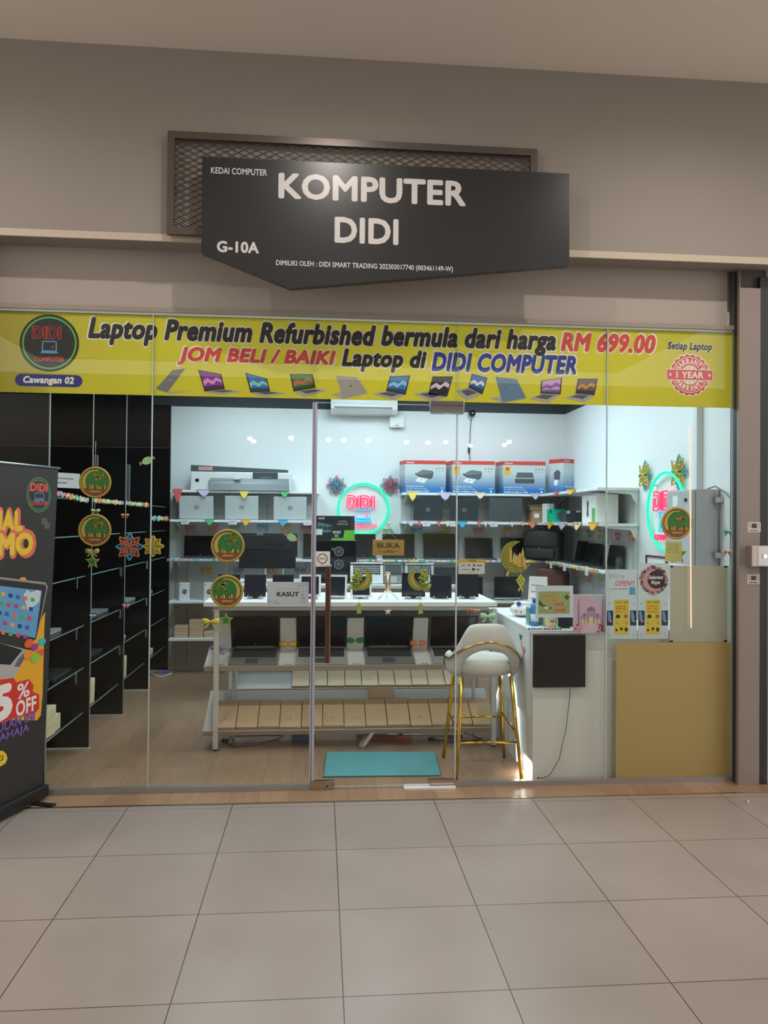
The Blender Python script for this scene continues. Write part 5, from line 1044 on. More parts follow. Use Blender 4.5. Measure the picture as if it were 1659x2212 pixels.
# ---------------------------------------------------------------- printer boxes on the top shelf
CRED, CBL, CGR = M((206, 66, 60), .45), M((52, 120, 176), .45), M((188, 198, 200), .45)
def blue_fade():
    m = bpy.data.materials.new('box_print'); m.use_nodes = True; nt = m.node_tree; b = nt.nodes['Principled BSDF']; tc = nt.nodes.new('ShaderNodeTexCoord'); sp = nt.nodes.new('ShaderNodeSeparateXYZ'); cr = nt.nodes.new('ShaderNodeValToRGB')
    nt.links.new(tc.outputs['Generated'], sp.inputs[0]); nt.links.new(sp.outputs['Z'], cr.inputs[0]); nt.links.new(cr.outputs[0], b.inputs['Base Color'])
    e = cr.color_ramp.elements; e[0].position = .12; e[0].color = lin((44, 112, 172)); e[1].position = .62; e[1].color = lin((194, 202, 202)); b.inputs['Roughness'].default_value = .4; return m
FADE = blue_fade()
def printer_box(label, px0, py0, px1, py1, kind, side):
    Y = YF+.04; x0, x1, z0, z1 = RC(px0, py0, px1, py1, Y); hw, hh = (x1-x0)/2, z1-ZR[0]
    t = thing('printer_box', label, 'box', ((x0+x1)/2, Y, ZR[0]+.001), group='printer boxes on the top shelf')
    m = MB().m(FADE); m.prism([(-hw, 0, 0), (hw, 0, 0), (hw-.02, .2, 0), (-hw-.04*side, .2, 0)], (0, 0, hh)); m.build('carton', t)
    m = MB().m(CRED); m.prism([(-hw-.0006, -.001, hh*.885), (hw+.0006, -.001, hh*.885), (hw-.0194, .2, hh*.885), (-hw-.0406*side-.0006, .2, hh*.885)], (0, 0, hh*.116)); m.build('red_band', t)
    text('Canon', PAPER, t, -hw*.75, hh*.94, -.002, hw*.36, hh*.055, bold=.03, ext=.0004)
    W2 = M((224, 232, 236), .5)
    for k, (s_, ww) in enumerate((('Affordable All-in-One', .86), ('for high volume printing', 1.0), ('PIXMA Ink Efficient G470', 1.12))): text(s_, W2, t, -hw*.96+hw*ww/2+.004, hh*(.20-.075*k), -.001, hw*ww, hh*.052, ext=.0004, bold=.02 if k == 2 else 0)
    text('PIXMA', W2, t, hw*.82, hh*.15, -.001, hw*.2, hh*.04, ext=.0004); MB().m(W2).box(hw*.78, hw*.86, -.0012, -.0003, hh*.03, hh*.09).build('icon', t)
    m = MB()
    if kind == 0:
        m.m(M((110, 120, 122), .4)).flat([(-hw*.42, hh*.62), (-hw*.12, hh*.72), (hw*.38, hh*.68), (hw*.30, hh*.60), (-hw*.2, hh*.56)], -.001, .0006); m.m(M((84, 92, 96), .4)).flat([(-hw*.5, hh*.62), (-hw*.2, hh*.56), (hw*.26, hh*.60), (hw*.40, hh*.66), (hw*.36, hh*.48), (hw*.24, hh*.42), (-hw*.3, hh*.48), (-hw*.5, hh*.56)], -.0006, .0005)
        m.m(PAPER).flat([(-hw*.34, hh*.48), (hw*.1, hh*.44), (-hw*.06, hh*.3), (-hw*.5, hh*.36)], -.0014, .0006); m.m(DARK).disc(-hw*.2, hh*.4, -.002, .006, .0004, 8).disc(-hw*.05, hh*.42, -.002, .005, .0004, 8)
    else:
        m.m(M((90, 98, 100), .4)).flat([(-hw*.34, hh*.66), (hw*.4, hh*.66), (hw*.46, hh*.48), (-hw*.42, hh*.48)], -.001, .0006); m.m(M((70, 80, 82), .4)).flat([(-hw*.46, hh*.48), (hw*.5, hh*.48), (hw*.46, hh*.32), (-hw*.42, hh*.32)], -.0006, .0005); m.m(M((190, 196, 198), .4)).box(-hw*.5, hw*.54, -.0016, -.001, hh*.465, hh*.49)
    m.build('printer_picture', t)
    m = MB().m(M((110, 118, 122), .5))
    for k in range(3): m.box(hw*(.52+.15*k), hw*(.58+.15*k), -.0011, -.0003, hh*.74, hh*.78); m.box(hw*(.54+.15*k), hw*(.56+.15*k), -.0011, -.0003, hh*.64, hh*.70)
    m.build('icons', t)
    if kind != 0 or 'second' in label: m = MB().m(M((222, 176, 60), .5)); m.box(-hw*.95, -hw*.65, -.0016, -.0009, hh*.58, hh*.84); m.m(RED).disc(-hw*.8, hh*.76, -.002, hw*.08, .0004, 12); m.build('yellow_badge', t)
    return t
printer_box('red-banded printer box on the top shelf next to the neon sign, without yellow badge', 875, 995, 963, 1064, 0, 1)
printer_box('red-banded printer box with yellow badge and printed sheet, second from the neon sign', 977, 996, 1069, 1065, 0, 1)
printer_box('red-banded printer box with a front view of a closed printer, third from the neon sign', 1087, 997, 1178, 1066, 1, 1)
c = P(1217, 1064, 3.45); t = thing('printer_box', 'red-banded printer box turned cornerwise at the end of the top shelf', 'box', (c.x, 3.45, ZR[0]+.001), (0, 0, math.radians(0)), 'printer boxes on the top shelf')
hh = P(1217, 991, 3.45).z-ZR[0]; A = P(1186, 1030, 3.62)-Vector((c.x, 3.45, 0)); B = P(1254, 1030, 3.58)-Vector((c.x, 3.45, 0)); A.z = B.z = 0
ctr = [Vector((0, 0, 0)), B, A+B, A]; m = MB().m(FADE); m.prism(ctr, (0, 0, hh)); m.build('carton', t)
cc = (A+B)/2; m = MB().m(CRED); m.prism([cc+(v-cc)*1.004+Vector((0, 0, hh*.885)) for v in ctr], (0, 0, hh*.116)); m.build('red_band', t)
yw = math.atan2(B.y, B.x); L2 = B.length; R_ = Matrix.Rotation(yw, 4, 'Z')
o = text('Canon', PAPER, t, L2*.2, hh*.94, -.002, L2*.3, hh*.055, bold=.03, ext=.0004); o.data.transform(R_)
o = text('PIXMA\nG470', M((224, 232, 236), .5), t, L2*.45, hh*.16, -.002, L2*.7, hh*.16, ext=.0004); o.data.transform(R_)
yw2 = math.atan2(-A.y, -A.x); m = MB().m(M((84, 92, 96), .4)); L3 = A.length; m.flat([(-L3*.65, hh*.42), (-L3*.25, hh*.40), (-L3*.2, hh*.62), (-L3*.4, hh*.7), (-L3*.65, hh*.62)], -.0012, .0006); m.m(PAPER).flat([(-L3*.6, hh*.42), (-L3*.35, hh*.4), (-L3*.45, hh*.24), (-L3*.65, hh*.28)], -.0016, .0006); o = m.build('printer_picture', t); o.data.transform(Matrix.Rotation(yw2, 4, 'Z'))
# ---------------------------------------------------------------- corner shelf goods
z2 = ZR[1]+.001
BRN = M((160, 128, 96), .7)
t, hw, hh = carton('brown_carton', 'brown carton with a pale label in the corner beside the green box', 'box', 1149, 1103, 1182, 1128, YF+.04, .2, BRN, None, z2); MB().m(TAG).box(-hw*.7, -hw*.05, -.001, -.0002, hh*.4, hh*.75).build('label', t)
lo = t
t, hw2, hh2 = carton('brown_carton', 'flat dark-edged brown carton on top of the corner carton', 'box', 1146, 1091, 1183, 1103, YF+.035, .22, M((140, 112, 84), .7), None, lo.location.z+hh+.001); MB().m(DARK).box(-hw2, hw2, -.001, .0, hh2*.72, hh2*.86).build('lid_seam', t)
t, hw, hh = carton('white_carton', 'tall narrow white box beside the bright green box', 'box', 1179, 1088, 1197, 1128, 3.40, .14, WHITE, None, z2); MB().m(GREY).box(-hw*.2, hw*.2, -.001, -.0002, hh*.66, hh*.72).build('print', t)
t, hw, hh = carton('green_carton', 'bright green box with a dark window on the corner shelf', 'box', 1187, 1100, 1222, 1128, 3.20, .10, M((0, 180, 140), .4), None, z2); MB().m(M((96, 106, 108), .3)).box(-hw*.1, hw*.95, -.001, -.0002, hh*.26, hh*.72).build('window', t); MB().m(DARK).box(-hw*.94, -hw*.78, -.001, -.0002, hh*.7, hh*.95).build('badge', t)
t, hw, hh = carton('dark_carton', 'dark grey box with white tags beside the large white appliance box', 'box', 1223, 1103, 1256, 1128, 2.98, .2, M((62, 68, 72), .4), None, z2); m = MB().m(TAG); m.box(-hw*.95, -hw*.5, -.001, -.0002, hh*.75, hh*1.0); m.box(hw*.3, hw*.9, -.001, -.0002, hh*.86, hh*1.0); m.build('tag', t)
XB = 2.50; a, b = PX(1257, 1100, XB), PX(1288, 1100, XB); yb_, ya_ = a.y, max(b.y, YE+.03); wb = P(1336, 1100, ya_).x-XB; hb = PX(1288, 1067, XB).z-z2
t = thing('appliance_box', 'large white appliance box with a dark figure-eight picture and green label', 'box', (XB, ya_, z2))
MB().m(M((222, 221, 216), .5, noise=.02)).box(0, min(wb, XR-XB-.03), 0, yb_-ya_, 0, hb, bev=.005).build('carton', t); L_ = yb_-ya_
m = MB().m(M((84, 88, 92), .4)); m.prism([(-.001, L_*.58+.04*math.cos(q)*(.45+.6*abs(math.sin(q))), hb*.5+hb*.30*math.sin(q)) for q in [2*math.pi*i/24 for i in range(24)]], (.0006, 0, 0)); m.build('picture', t); MB().m(M((110, 170, 110), .5)).box(-.0012, -.0003, L_*.06, L_*.3, .01, hb*.52).build('green_label', t)
# bags
def bag(name, label, loc, w, d, h, mat, flap, handle, rz=0):
    t = thing(name, label, 'bag', loc, (0, 0, rz)); bm_ = MB().m(mat); bm_.box(-w/2, w/2, 0, d, 0, h, bev=.035 if name == 'laptop_bag' else .07); bm_.build('body', t, smooth=True)
    m = MB().m(flap); m.box(-w*.47, w*.47, -.012, d*.6, h*.45, h*.99, bev=.02); m.build('flap', t, smooth=True)
    MB().m(flap).box(-w*.38, w*.38, -.02, .01, h*.08, h*.40, bev=.012).build('pocket', t, smooth=True); MB().m(handle).tube([(-.06, d*.4, h-.01), (-.05, d*.4, h+.03), (.05, d*.4, h+.03), (.06, d*.4, h-.01)], .008, 8).build('handle', t)
    MB().m(STEEL).lathe([(.001, 0), (.007, 0), (.007, .004), (.001, .005)], 10, axis='y', T=Matrix.Translation((0, -.026, h*.42))).build('buckle', t); return t
BAGB, BAGF = M((36, 36, 38), .6, noise=.15), M((46, 44, 44), .55, noise=.15)
bag('laptop_bag', 'black laptop bag standing in the shelf corner above the brown bag', (2.43, 3.47, ZR[2]+.001), .48, .12, .335, BAGB, BAGF, BAGB, math.radians(-50))
bag('backpack', 'rounded brown leather backpack on the low shelf above the green picture poster', (2.50, 3.34, ZR[3]+.001), .36, .15, .375, M((88, 58, 50), .5, noise=.2), M((96, 64, 54), .45, noise=.2), M((70, 46, 40), .5), math.radians(-50))
q = PX(1360, 1212, 2.7); t = thing('clear_stand', 'empty translucent grey display stand at the end of the side wall shelf', 'stand', (2.70, YE+.08, ZR[2]+.001)); MB().m(SHELF_GLASS).box(-.06, .06, 0, .006, 0, .12).build('back_plate', t); MB().m(M((200, 206, 206), .3)).box(-.06, .06, -.05, .0, 0, .006).build('foot', t)
# ---------------------------------------------------------------- black side shelving goods
LG = M((176, 180, 182), .35, .4)
def flat_laptop(bay, z, yc, w, mat, label, x=-1.90, rot=0): 
    t = thing('laptop', label, 'laptop', (x, yc, z+.001), (0, 0, rot), 'closed laptops on the glass shelves'); MB().m(mat).box(-.115, .115, -w/2, w/2, 0, .011, bev=.003).build('base', t); l = MB().m(mat).box(-.115, .115, -w/2, w/2, .0125, .02, bev=.003).build('lid', t); MB().m(GREY).lathe([(.001, .0208), (.014, .0208), (.014, .02), (.001, .02)], 14).build('logo', l); return t
flat_laptop(0, SZ[2], .45, .36, LG, 'closed silver laptop on a glass shelf beside the standee picture'); flat_laptop(0, SZ[1], .60, .38, DARK, 'closed dark laptop on the lower glass shelf next to the first divider', -1.88); flat_laptop(0, SZ[1], .22, .34, LG, 'closed silver laptop on the lower glass shelf behind the standee edge')
flat_laptop(1, SZ[2], 1.62, .34, GREY, 'closed grey laptop on the glass shelf of the second bay near its far divider'); flat_laptop(1, SZ[2], 1.18, .34, LG, 'closed pale laptop on the glass shelf of the second bay near its first divider'); flat_laptop(1, SZ[1], 1.45, .36, DARK, 'closed dark laptop on the lower shelf of the second bay above the kraft stack')
flat_laptop(2, SZ[2], 2.55, .34, LG, 'closed pale laptop on the glass shelf of the third bay'); flat_laptop(2, SZ[1], 2.20, .34, WHITE, 'closed white laptop on the lower glass shelf of the third bay'); flat_laptop(3, SZ[2], 3.3, .34, LG, 'closed pale laptop on the glass shelf of the fourth bay by the back wall')
KR3 = M((206, 194, 156), .7, noise=.05, scale=12)
for bay, y0, names in ((0, .12, 'first'), (1, .98, 'second'), (2, 1.94, 'third')):
    for k in range(3): kraft((-1.87+.008*k, y0, SZ[0]+.001+k*.062), (0, 0, .03*(k-1)), .26, .26, .06, '%s pale kraft box of the stack in the %s black shelving bay' % (('lowest', 'middle', 'topmost')[k], names), 'kraft boxes in the black shelving', None, KR3)
kraft((-1.87, .40, SZ[0]+.001), (0, 0, .02), .26, .1, .10, 'narrow pale kraft box standing beside the stack in the first black shelving bay', 'kraft boxes in the black shelving', None, KR3); kraft((-1.87, 3.1, SZ[0]+.001), (0, 0, .0), .24, .26, .06, 'single pale kraft box in the fourth black shelving bay by the back wall', 'kraft boxes in the black shelving', None, KR3)
for bay, yc, lab in ((1, 1.30, 'tall dark grey panel standing on the upper shelf of the second bay'), (2, 2.3, 'tall dark grey panel standing on the upper shelf of the third bay')):
    t = thing('grey_slab', lab, 'panel', (-1.95, yc, SZ[5]+.001)); MB().m(M((96, 100, 108), .3)).box(-.2+.06, .2, 0, .02, 0, .36, bev=.004).build('panel', t); MB().m(DARK).box(-.1, .16, .02, .10, 0, .01).build('foot', t)
# ---------------------------------------------------------------- wall equipment
x0, x1, z0, z1 = RC(714, 868, 858, 891, YB-.2); hw, hh = (x1-x0)/2, .26; ca = P(787, 893, YB-.2)
t = thing('air_conditioner', 'white wall air conditioner high on the back wall above the neon sign', 'air conditioner', (ca.x, YB-.2, ca.z)); 
m = MB().m(WHITE); m.prism([(-hw, 0, .05), (-hw, .0, hh-.03), (-hw, .03, hh), (-hw, .2, hh), (-hw, .2, 0), (-hw, .05, 0)], (2*hw, 0, 0)); m.build('casing', t); MB().m(M((120, 128, 132), .4)).box(-hw*.9, hw*.84, -.001, .012, .052, .075).build('air_outlet', t); m = MB().m(OFFW)
m.prism([(-hw*.9, .0, .052), (-hw*.9, -.012, .046), (-hw*.9, .03, .0), (-hw*.9, .05, .0)], (hw*1.74, 0, 0)); m.build('louvre', t)
x0, x1, z0, z1 = RC(842, 897, 894, 923, YB-.08); x1 = P(873, 910, YB-.08).x; hw = (x1-x0)/2
t = thing('junction_box', 'small white square box on the back wall just under the air conditioner', 'box', ((x0+x1)/2, YB-.08, z0)); MB().m(WHITE).box(-hw, hw, 0, .08, 0, z1-z0, bev=.008).build('housing', t); MB().m(GREY).box(-.02, .02, -.001, 0, .015, .025).build('maker_mark', t); MB().m(OFFW).tube([(0, .05, z1-z0), (.0, .05, z1-z0+.012)], .006, 6).build('cable', t)
c = P(1020, 893, YB-.06); t = thing('security_camera', 'small black dome camera on the back wall above the second printer box', 'camera', c); MB().m(BLACK).ball((0, 0, 0), .04, n=14).build('dome', t); MB().m(DARK).cyl((0, .02, .02), (0, .06, .02), .03).build('mount', t); MB().m(CHROME).lathe([(.001, -.042), (.012, -.041), (.012, -.036), (.001, -.036)], 12, axis='y').build('lens', t)
pts = [P(x, y, YB-.012) for x, y in ((1018, 905), (1016, 930), (1015, 962), (1013, 970), (1015, 985), (1015, 1000))]; t = thing('camera_cable', 'thin grey cable with a dark connector running down from the dome camera', 'cable', pts[0]); MB().m(GREY).tube([q-pts[0] for q in pts], .005, 6).build('wire', t); q = pts[3]-pts[0]; MB().m(DARK).box(q.x-.012, q.x+.012, q.y-.012, q.y+.008, q.z-.05, q.z+.02, bev=.003).build('connector', t)
# electrical cabinet on the side wall
yA = PX(1440, 1130, 2.62).y; yC = PX(1495, 1130, 2.62).y; z0 = PX(1495, 1222, 2.62).z; z1 = PX(1495, 1056, 2.62).z
t = thing('electrical_cabinet', 'grey metal electrical cabinet on the side wall behind the small gold disc', 'cabinet', (XR, yC, z0)); dpt = XR-2.62-.0; L_ = yA-yC; hh = z1-z0; CG = M((178, 182, 184), .4, noise=.02)
MB().m(CG).box(-dpt+.03, 0, 0, L_, 0, hh, bev=.004).build('body', t); d_ = MB().m(CG).box(-dpt, -dpt+.028, .004, L_-.004, .004, hh-.004, bev=.006).build('door', t); MB().m(BLACK).cyl((-dpt-.012, L_*.22, hh*.86), (-dpt, L_*.22, hh*.86), .012, 12).build('lock', d_); MB().m(PAPER).box(-dpt-.001, -dpt, L_*.55, L_*.75, hh*.78, hh*.92).build('label', d_)
for sz in (.14, .86): MB().m(STEEL).box(-.06, -.0, -.04, .0, hh*sz-.02, hh*sz+.02, bev=.003).build('wall_lug', t)
MB().m(M((90, 96, 100), .4)).tube([(-.03, -.03, hh*.98), (-.03, -.03, .0)], .006, 6).build('conduit', t); MB().m(GREY).tube([(-.08, .05, hh), (-.05, -.02, hh+.02), (-.03, -.12, hh-.03), (-.02, -.22, hh-.1), (-.02, -.3, hh-.12)], .006, 6).build('cable', t)
a, b = PX(1404, 1225, XR), PX(1437, 1225, XR); z1 = PX(1404, 1199, XR).z; t = thing('picture_frame', 'thin dark-framed white certificate on the side wall under the oval neon sign', 'picture frame', (XR-.001, (a.y+b.y)/2, z1-.3)); w2 = abs(a.y-b.y)/2+.05
m = MB().m(M((92, 66, 66), .4))
for q in ((-w2, -w2+.014, 0, .3), (w2-.014, w2, 0, .3), (-w2, w2, 0, .014), (-w2, w2, .286, .3)): m.box(-.018, 0, q[0], q[1], q[2], q[3])
m.build('frame', t); MB().m(PAPER).box(-.008, -.001, -w2+.014, w2-.014, .014, .286).build('certificate', t)
# ---------------------------------------------------------------- things on the counter top
zc = .981
p = PZ(1100, 1340, zc); t = thing('tissue_pack', 'crinkled white plastic pack with red and blue print on the counter end by the stool', 'pack', (1.50, .78, zc))
m = MB().m(M((226, 230, 232), .3)); m.ball((0, 0, .05), .09, n=12, sy=1.1, sz=.56); m.box(-.05, .06, -.06, .06, .04, .11, bev=.02); m.build('wrapper', t); m = MB().m(M((40, 70, 170), .4)); m.ball((-.04, -.06, .10), .018); m.build('cap', t); m = MB().m(M((220, 90, 60), .4)); [m.ball((-.07+.04*k, -.10+.012*k, .05-.008*k), .008) for k in range(4)]; m.build('red_print', t)
t = thing('card_stand', 'white folded A-shaped card stand on the counter below the green ketupat charm', 'card stand', (1.66, .95, zc), (0, 0, -.5)); m = MB().m(WHITE); m.prism([(-.07, 0, 0), (.07, 0, 0), (.07, .06, .28), (-.07, .06, .28)], (0, .003, 0)); m.prism([(-.07, .13, 0), (.07, .13, 0), (.07, .065, .28), (-.07, .065, .28)], (0, .003, 0)); m.build('card', t); m = MB().m(GREY)
for k in range(4): m.prism([(-.05, .012+.012*k-.003, .06+.05*k), (.05, .012+.012*k-.003, .06+.05*k), (.05, .013+.012*k-.003, .066+.05*k), (-.05, .013+.012*k-.003, .066+.05*k)], (0, -.001, 0))
m.build('small_print', t)
t = thing('orange_carton', 'orange and white carton lying tilted on the counter behind the tissue pack', 'box', (1.72, .66, zc), (0, 0, -.2)); MB().m(M((226, 100, 54), .45)).box(-.13, .13, 0, .12, 0, .17, bev=.004, T=Matrix.Rotation(-.0, 4, 'Y')).build('carton', t); MB().m(M((60, 56, 60), .45)).box(-.132, .132, -.002, .122, .15, .172).build('lid', t); MB().m(WHITE).box(-.10, .0, -.001, .0, .02, .12).build('label', t)
p = PZ(1152, 1342, zc); t = thing('blue_bottle', 'slim blue and white bottle on the counter corner beside the bead edging', 'bottle', (1.455, .28, zc)); MB().m(M((70, 140, 210), .3)).lathe([(.001, 0), (.026, 0), (.028, .01), (.028, .13), (.018, .155), (.001, .156)], 16).build('body', t); MB().m(WHITE).lathe([(.0285, .03), (.0285, .08)], 16).build('label', t); MB().m(M((50, 80, 180), .4)).lathe([(.001, .155), (.016, .155), (.016, .185), (.001, .186)], 14).build('cap', t)
x0, x1, z0, z1 = RC(1154, 1335, 1181, 1358, .30); t = thing('teal_carton', 'muted teal box on the counter under the green picture poster', 'box', ((x0+x1)/2+.0, .32, zc)); MB().m(M((116, 170, 166), .4)).box(-.075, .06, 0, .08, 0, .115, bev=.004).build('carton', t); MB().m(M((96, 146, 142), .4)).box(-.0755, .0605, -.0008, .0808, .085, .09).build('lid_seam', t)
x0, x1, _, _ = RC(1181, 1335, 1204, 1360, .2); hw = (x1-x0)/2; t = thing('yellow_cube', 'pale yellow little box with a printed mouth on the counter above the black display', 'box', ((x0+x1)/2, .2, zc)); MB().m(M((214, 202, 158), .5)).box(-hw, hw, 0, .09, 0, .12, bev=.006).build('carton', t); MB().m(DARK).box(-.012, .012, -.001, 0, .035, .042).build('print', t); MB().m(M((170, 150, 110), .5)).box(-hw*.9, hw*.6, -.0008, 0, .09, .094).build('print_line', t)
x0, x1, _, _ = RC(1206, 1336, 1238, 1361, .16); hw = (x1-x0)/2; t = thing('payment_terminal', 'dark flat screen standing on the counter beside the mosque picture', 'screen', ((x0+x1)/2, .16, zc)); MB().m(M((40, 44, 48), .3)).box(-hw, hw, 0, .02, .006, .105, bev=.003).build('housing', t); MB().m(SCREEN).box(-hw+.008, hw-.008, -.001, 0, .014, .098).build('screen', t); MB().m(DARK).box(-hw*.5, hw*.5, -.02, .06, 0, .006).build('foot', t)
x0 = P(1140, 1362, .06).x; x1 = P(1213, 1362, .06).x; t = thing('bead_edging', 'string of teal and red beads along the counter top edge above the display', 'beads', ((x0+x1)/2, .058, zc)); m = MB().m(M((100, 170, 170), .35)); n = 13; W_ = (x1-x0)
MB().m(OFFW).tube([(-W_/2, 0, .008), (W_/2, 0, .008)], .003, 6).build('cord', t)
for k in range(n): MB().m(M((196, 80, 80), .35) if 7 <= k <= 9 else (M((100, 180, 176), .35) if k % 2 else M((70, 120, 128), .35))).ball((-W_/2+W_*(k+.5)/n, 0, .0085), .0085, n=8).build('bead', t)
# ================================================================ neon signs
NG, NP, NB = M((0, 240, 178), .4, em=1.25, noise=0), M((255, 44, 96), .4, em=1.3, noise=0), M((0, 180, 240), .4, em=1.2, noise=0)
def neon(label, loc, rotz, r, rx=None):
    t = thing('neon_sign', label, 'neon sign', loc, (0, 0, rotz)); rx = rx or r; k = rx/r
    MB().m(NG).tube([(rx*math.cos(2*math.pi*i/48), 0, r*math.sin(2*math.pi*i/48)) for i in range(48)], .0125, 8, closed=True).build('ring_tube', t)
    for L in didi_tubes(r*.50, r*1.30):
        MB().m(NP).tube([(a*k, 0, r*.27+b) for a, b in L], .0075, 6, closed=True).build('letter_tube', t)
    MB().m(NB).tube([(a*k, 0, b) for a, b in ((-r*.28, -r*.02), (r*.28, -r*.02), (r*.28, -r*.40), (-r*.28, -r*.40))], .0095, 8, closed=True).build('laptop_tube', t)
    MB().m(NB).tube([(a*k, 0, b) for a, b in ((-r*.28, -r*.42), (-r*.32, -r*.52), (r*.32, -r*.52), (r*.28, -r*.42))], .0095, 8, closed=True).build('laptop_tube', t)
    MB().m(NP).tube([(a*k, 0, b) for a, b in ((r*.06, -r*.16), (r*.2, -r*.26), (r*.13, -r*.27), (r*.18, -r*.34), (r*.12, -r*.30), (r*.09, -r*.34))], .005, 6, closed=True).build('arrow_tube', t)
    text('COMPUTER', NP, t, 0, -r*.69, 0, r*1.16*k, r*.15, bold=.0, ext=.006)
    m = MB().m(M((200, 204, 205), .4))
    for a in (.8, 2.34, 3.94, 5.48): m.cyl((rx*.98*math.cos(a), .0, r*.98*math.sin(a)), (rx*.98*math.cos(a), .032, r*.98*math.sin(a)), .006, 8)
    m.build('wall_clip', t); return t
c = P(785, 1099, YB-.035); rn = c.z-P(785, 1153, YB-.035).z
neon('round pink and green neon sign on the back wall between two shelf units', (c.x, YB-.035, c.z), 0, rn, P(839, 1099, YB-.035).x-c.x)
c = PX(1437, 1104, XR-.035); a, b = PX(1399, 1104, XR-.035), PX(1479, 1104, XR-.035); rz = c.z-PX(1437, 1187, XR-.035).z
neon('narrow-looking oval pink and green neon sign on the side wall beside the grey cabinet', (XR-.035, (a.y+b.y)/2, c.z), -math.pi/2, rz, abs(a.y-b.y)/2)
# ================================================================ paper flowers
def paper_flower(label, loc, rotz, r, cols, n=8, name='paper_flower'):
    t = thing(name, label, 'paper flower', loc, (0, 0, rotz), None)
    for layer in range(2):
        m = MB().m(M(cols[layer], .6)); off = layer*math.pi/n
        for k in range(n//2):
            a = 2*math.pi*k/(n//2)+off*2
            for s_, rr in ((1, r), (.62, r*.7)):
                u = Vector((math.cos(a), 0, math.sin(a))); v = Vector((-u.z, 0, u.x)); yy = -.004-.012*layer-(.004 if s_ < 1 else 0)
                p = [u*(rr*.12), u*(rr*.5)+v*(rr*.30*s_), u*rr, u*(rr*.5)-v*(rr*.30*s_)]
                for i in range(4):
                    A, B = p[i]+Vector((0, yy, 0)), p[(i+1) % 4]+Vector((0, yy, 0)); d = (B-A).normalized(); nn = Vector((-d.z, 0, d.x))*.004; m.prism([A-nn, B-nn, B+nn, A+nn], (0, .010, 0))
        m.build('petal_layer', t)
    MB().m(M(cols[1], .6)).ball((0, -.012, 0), r*.14, n=8).build('centre', t); return t
paper_flower('blue and red paper star flower by the round neon sign above the graphics card box', P(727, 1049, YB-.02), 0, .115, [(190, 90, 96), (60, 150, 180)])
paper_flower('red and blue folded paper star flower at the neon sign side facing the printer boxes', P(843, 1049, YB-.02), 0, .115, [(70, 150, 180), (200, 84, 90)])
paper_flower('yellow and teal paper flower by the oval neon sign, nearer the corner shelving', PX(1393, 1027, XR-.02), -math.pi/2, .13, [(90, 170, 170), (206, 186, 90)])
paper_flower('yellow and teal paper flower by the oval neon sign, above the grey cabinet', PX(1466, 1020, XR-.02), -math.pi/2, .14, [(80, 165, 165), (200, 180, 80)])
paper_flower('blue and orange paper flower hanging at the second shelving divider', P(280, 1181, .06), 0, .085, [(80, 160, 206), (206, 110, 70)])
paper_flower('yellow paper flower hanging at the glass joint beside the black shelving', P(331, 1180, .05), 0, .065, [(214, 190, 70), (206, 176, 60)])
# ================================================================ gold discs, crescents and stars on the glass
GLD, GLD2, BRO = M((190, 152, 60), .5, 0, noise=.25, scale=160), M((208, 176, 92), .5, 0, noise=.25, scale=120), M((136, 84, 56), .5, noise=.2)
def glitter(a, b, sc, pos):
    m = M(a, .5, noise=.3, scale=sc); nt = m.node_tree
    for n in nt.nodes:
        if n.type == 'MIX':
            n.inputs[6].default_value = lin(a); n.inputs[7].default_value = lin(b)
            r = nt.nodes.new('ShaderNodeValToRGB'); r.color_ramp.elements[0].position = pos; r.color_ramp.elements[1].position = pos+.08
            src = [l for l in nt.links if l.to_socket == n.inputs[0]][0].from_socket; nt.links.new(src, r.inputs[0]); nt.links.new(r.outputs[0], n.inputs[0])
    return m
GGR = glitter((44, 122, 58), (170, 140, 62), 90, .60)
R5 = random.Random(11)
def disc(label, px, py, rpx, flip=False, Y=.02, strup=0):
    c = P(px, py, Y); r = P(px+rpx, py, Y).x-c.x; t = thing('gold_disc', label, 'hanging ornament', (c.x, Y, c.z), group='round gold ornaments'); f = -1 if flip else 1
    m = MB().m(GLD); m.tube([(r*.93*math.cos(2*math.pi*i/36), 0, r*.93*math.sin(2*math.pi*i/36)) for i in range(36)], r*.075, 8, closed=True); m.build('rim', t)
    MB().m(GGR).disc(0, 0, -.001, r*.88, .003, 36).build('green_face', t)
    m = MB().m(GLD2); o = [(r*.80*math.cos(a)*-f, r*.80*math.sin(a)) for a in [math.radians(x) for x in range(-60, 111, 10)]]; n_ = [(-f*r*(-.02+.62*math.cos(a)), r*(.05+.68*math.sin(a))) for a in [math.radians(x) for x in range(104, -56, -10)]]
    m.flat(o+n_, -.0025, .001); m.build('crescent', t)
    m = MB().m(GLD)
    for k in range(26):
        x, z = f*r*R5.uniform(-.05, .5), r*R5.uniform(.1, .45); m.box(x-r*.035, x+r*.035, -.0032, -.0015, z, z+r*R5.uniform(.04, .16))
    m.build('script', t)
    m = MB().m(BRO); m.flat([(r*.84*math.cos(a), r*.84*math.sin(a)) for a in [math.radians(x) for x in range(205, 336, 8)]], -.003, .001)
    for k in range(9):
        x = r*(-.62+.155*k); h_ = r*R5.uniform(.12, .34); z = -r*.42; w2 = r*.055; m.m((GLD2, BRO, GLD)[k % 3]); m.flat([(x-w2, z), (x+w2, z), (x+w2, z+h_*.6), (x, z+h_), (x-w2, z+h_*.6)], -.0042, .001)
    m.m(GLD2).box(-r*.3, r*.36, -.0044, -.003, -r*.62, -r*.55)
    m.build('lamp_scene', t)
    if strup: MB().m(OFFW).tube([(0, 0, r*.98), (0, 0, r*.98+strup)], .0011, 5).build('string', t)
    return t
disc('round gold and green ornament, upper one beside the standee banner', 205.5, 1042, 35, strup=.16); disc('round gold and green ornament, lower one beside the standee banner', 204.5, 1145.5, 36, strup=.08)
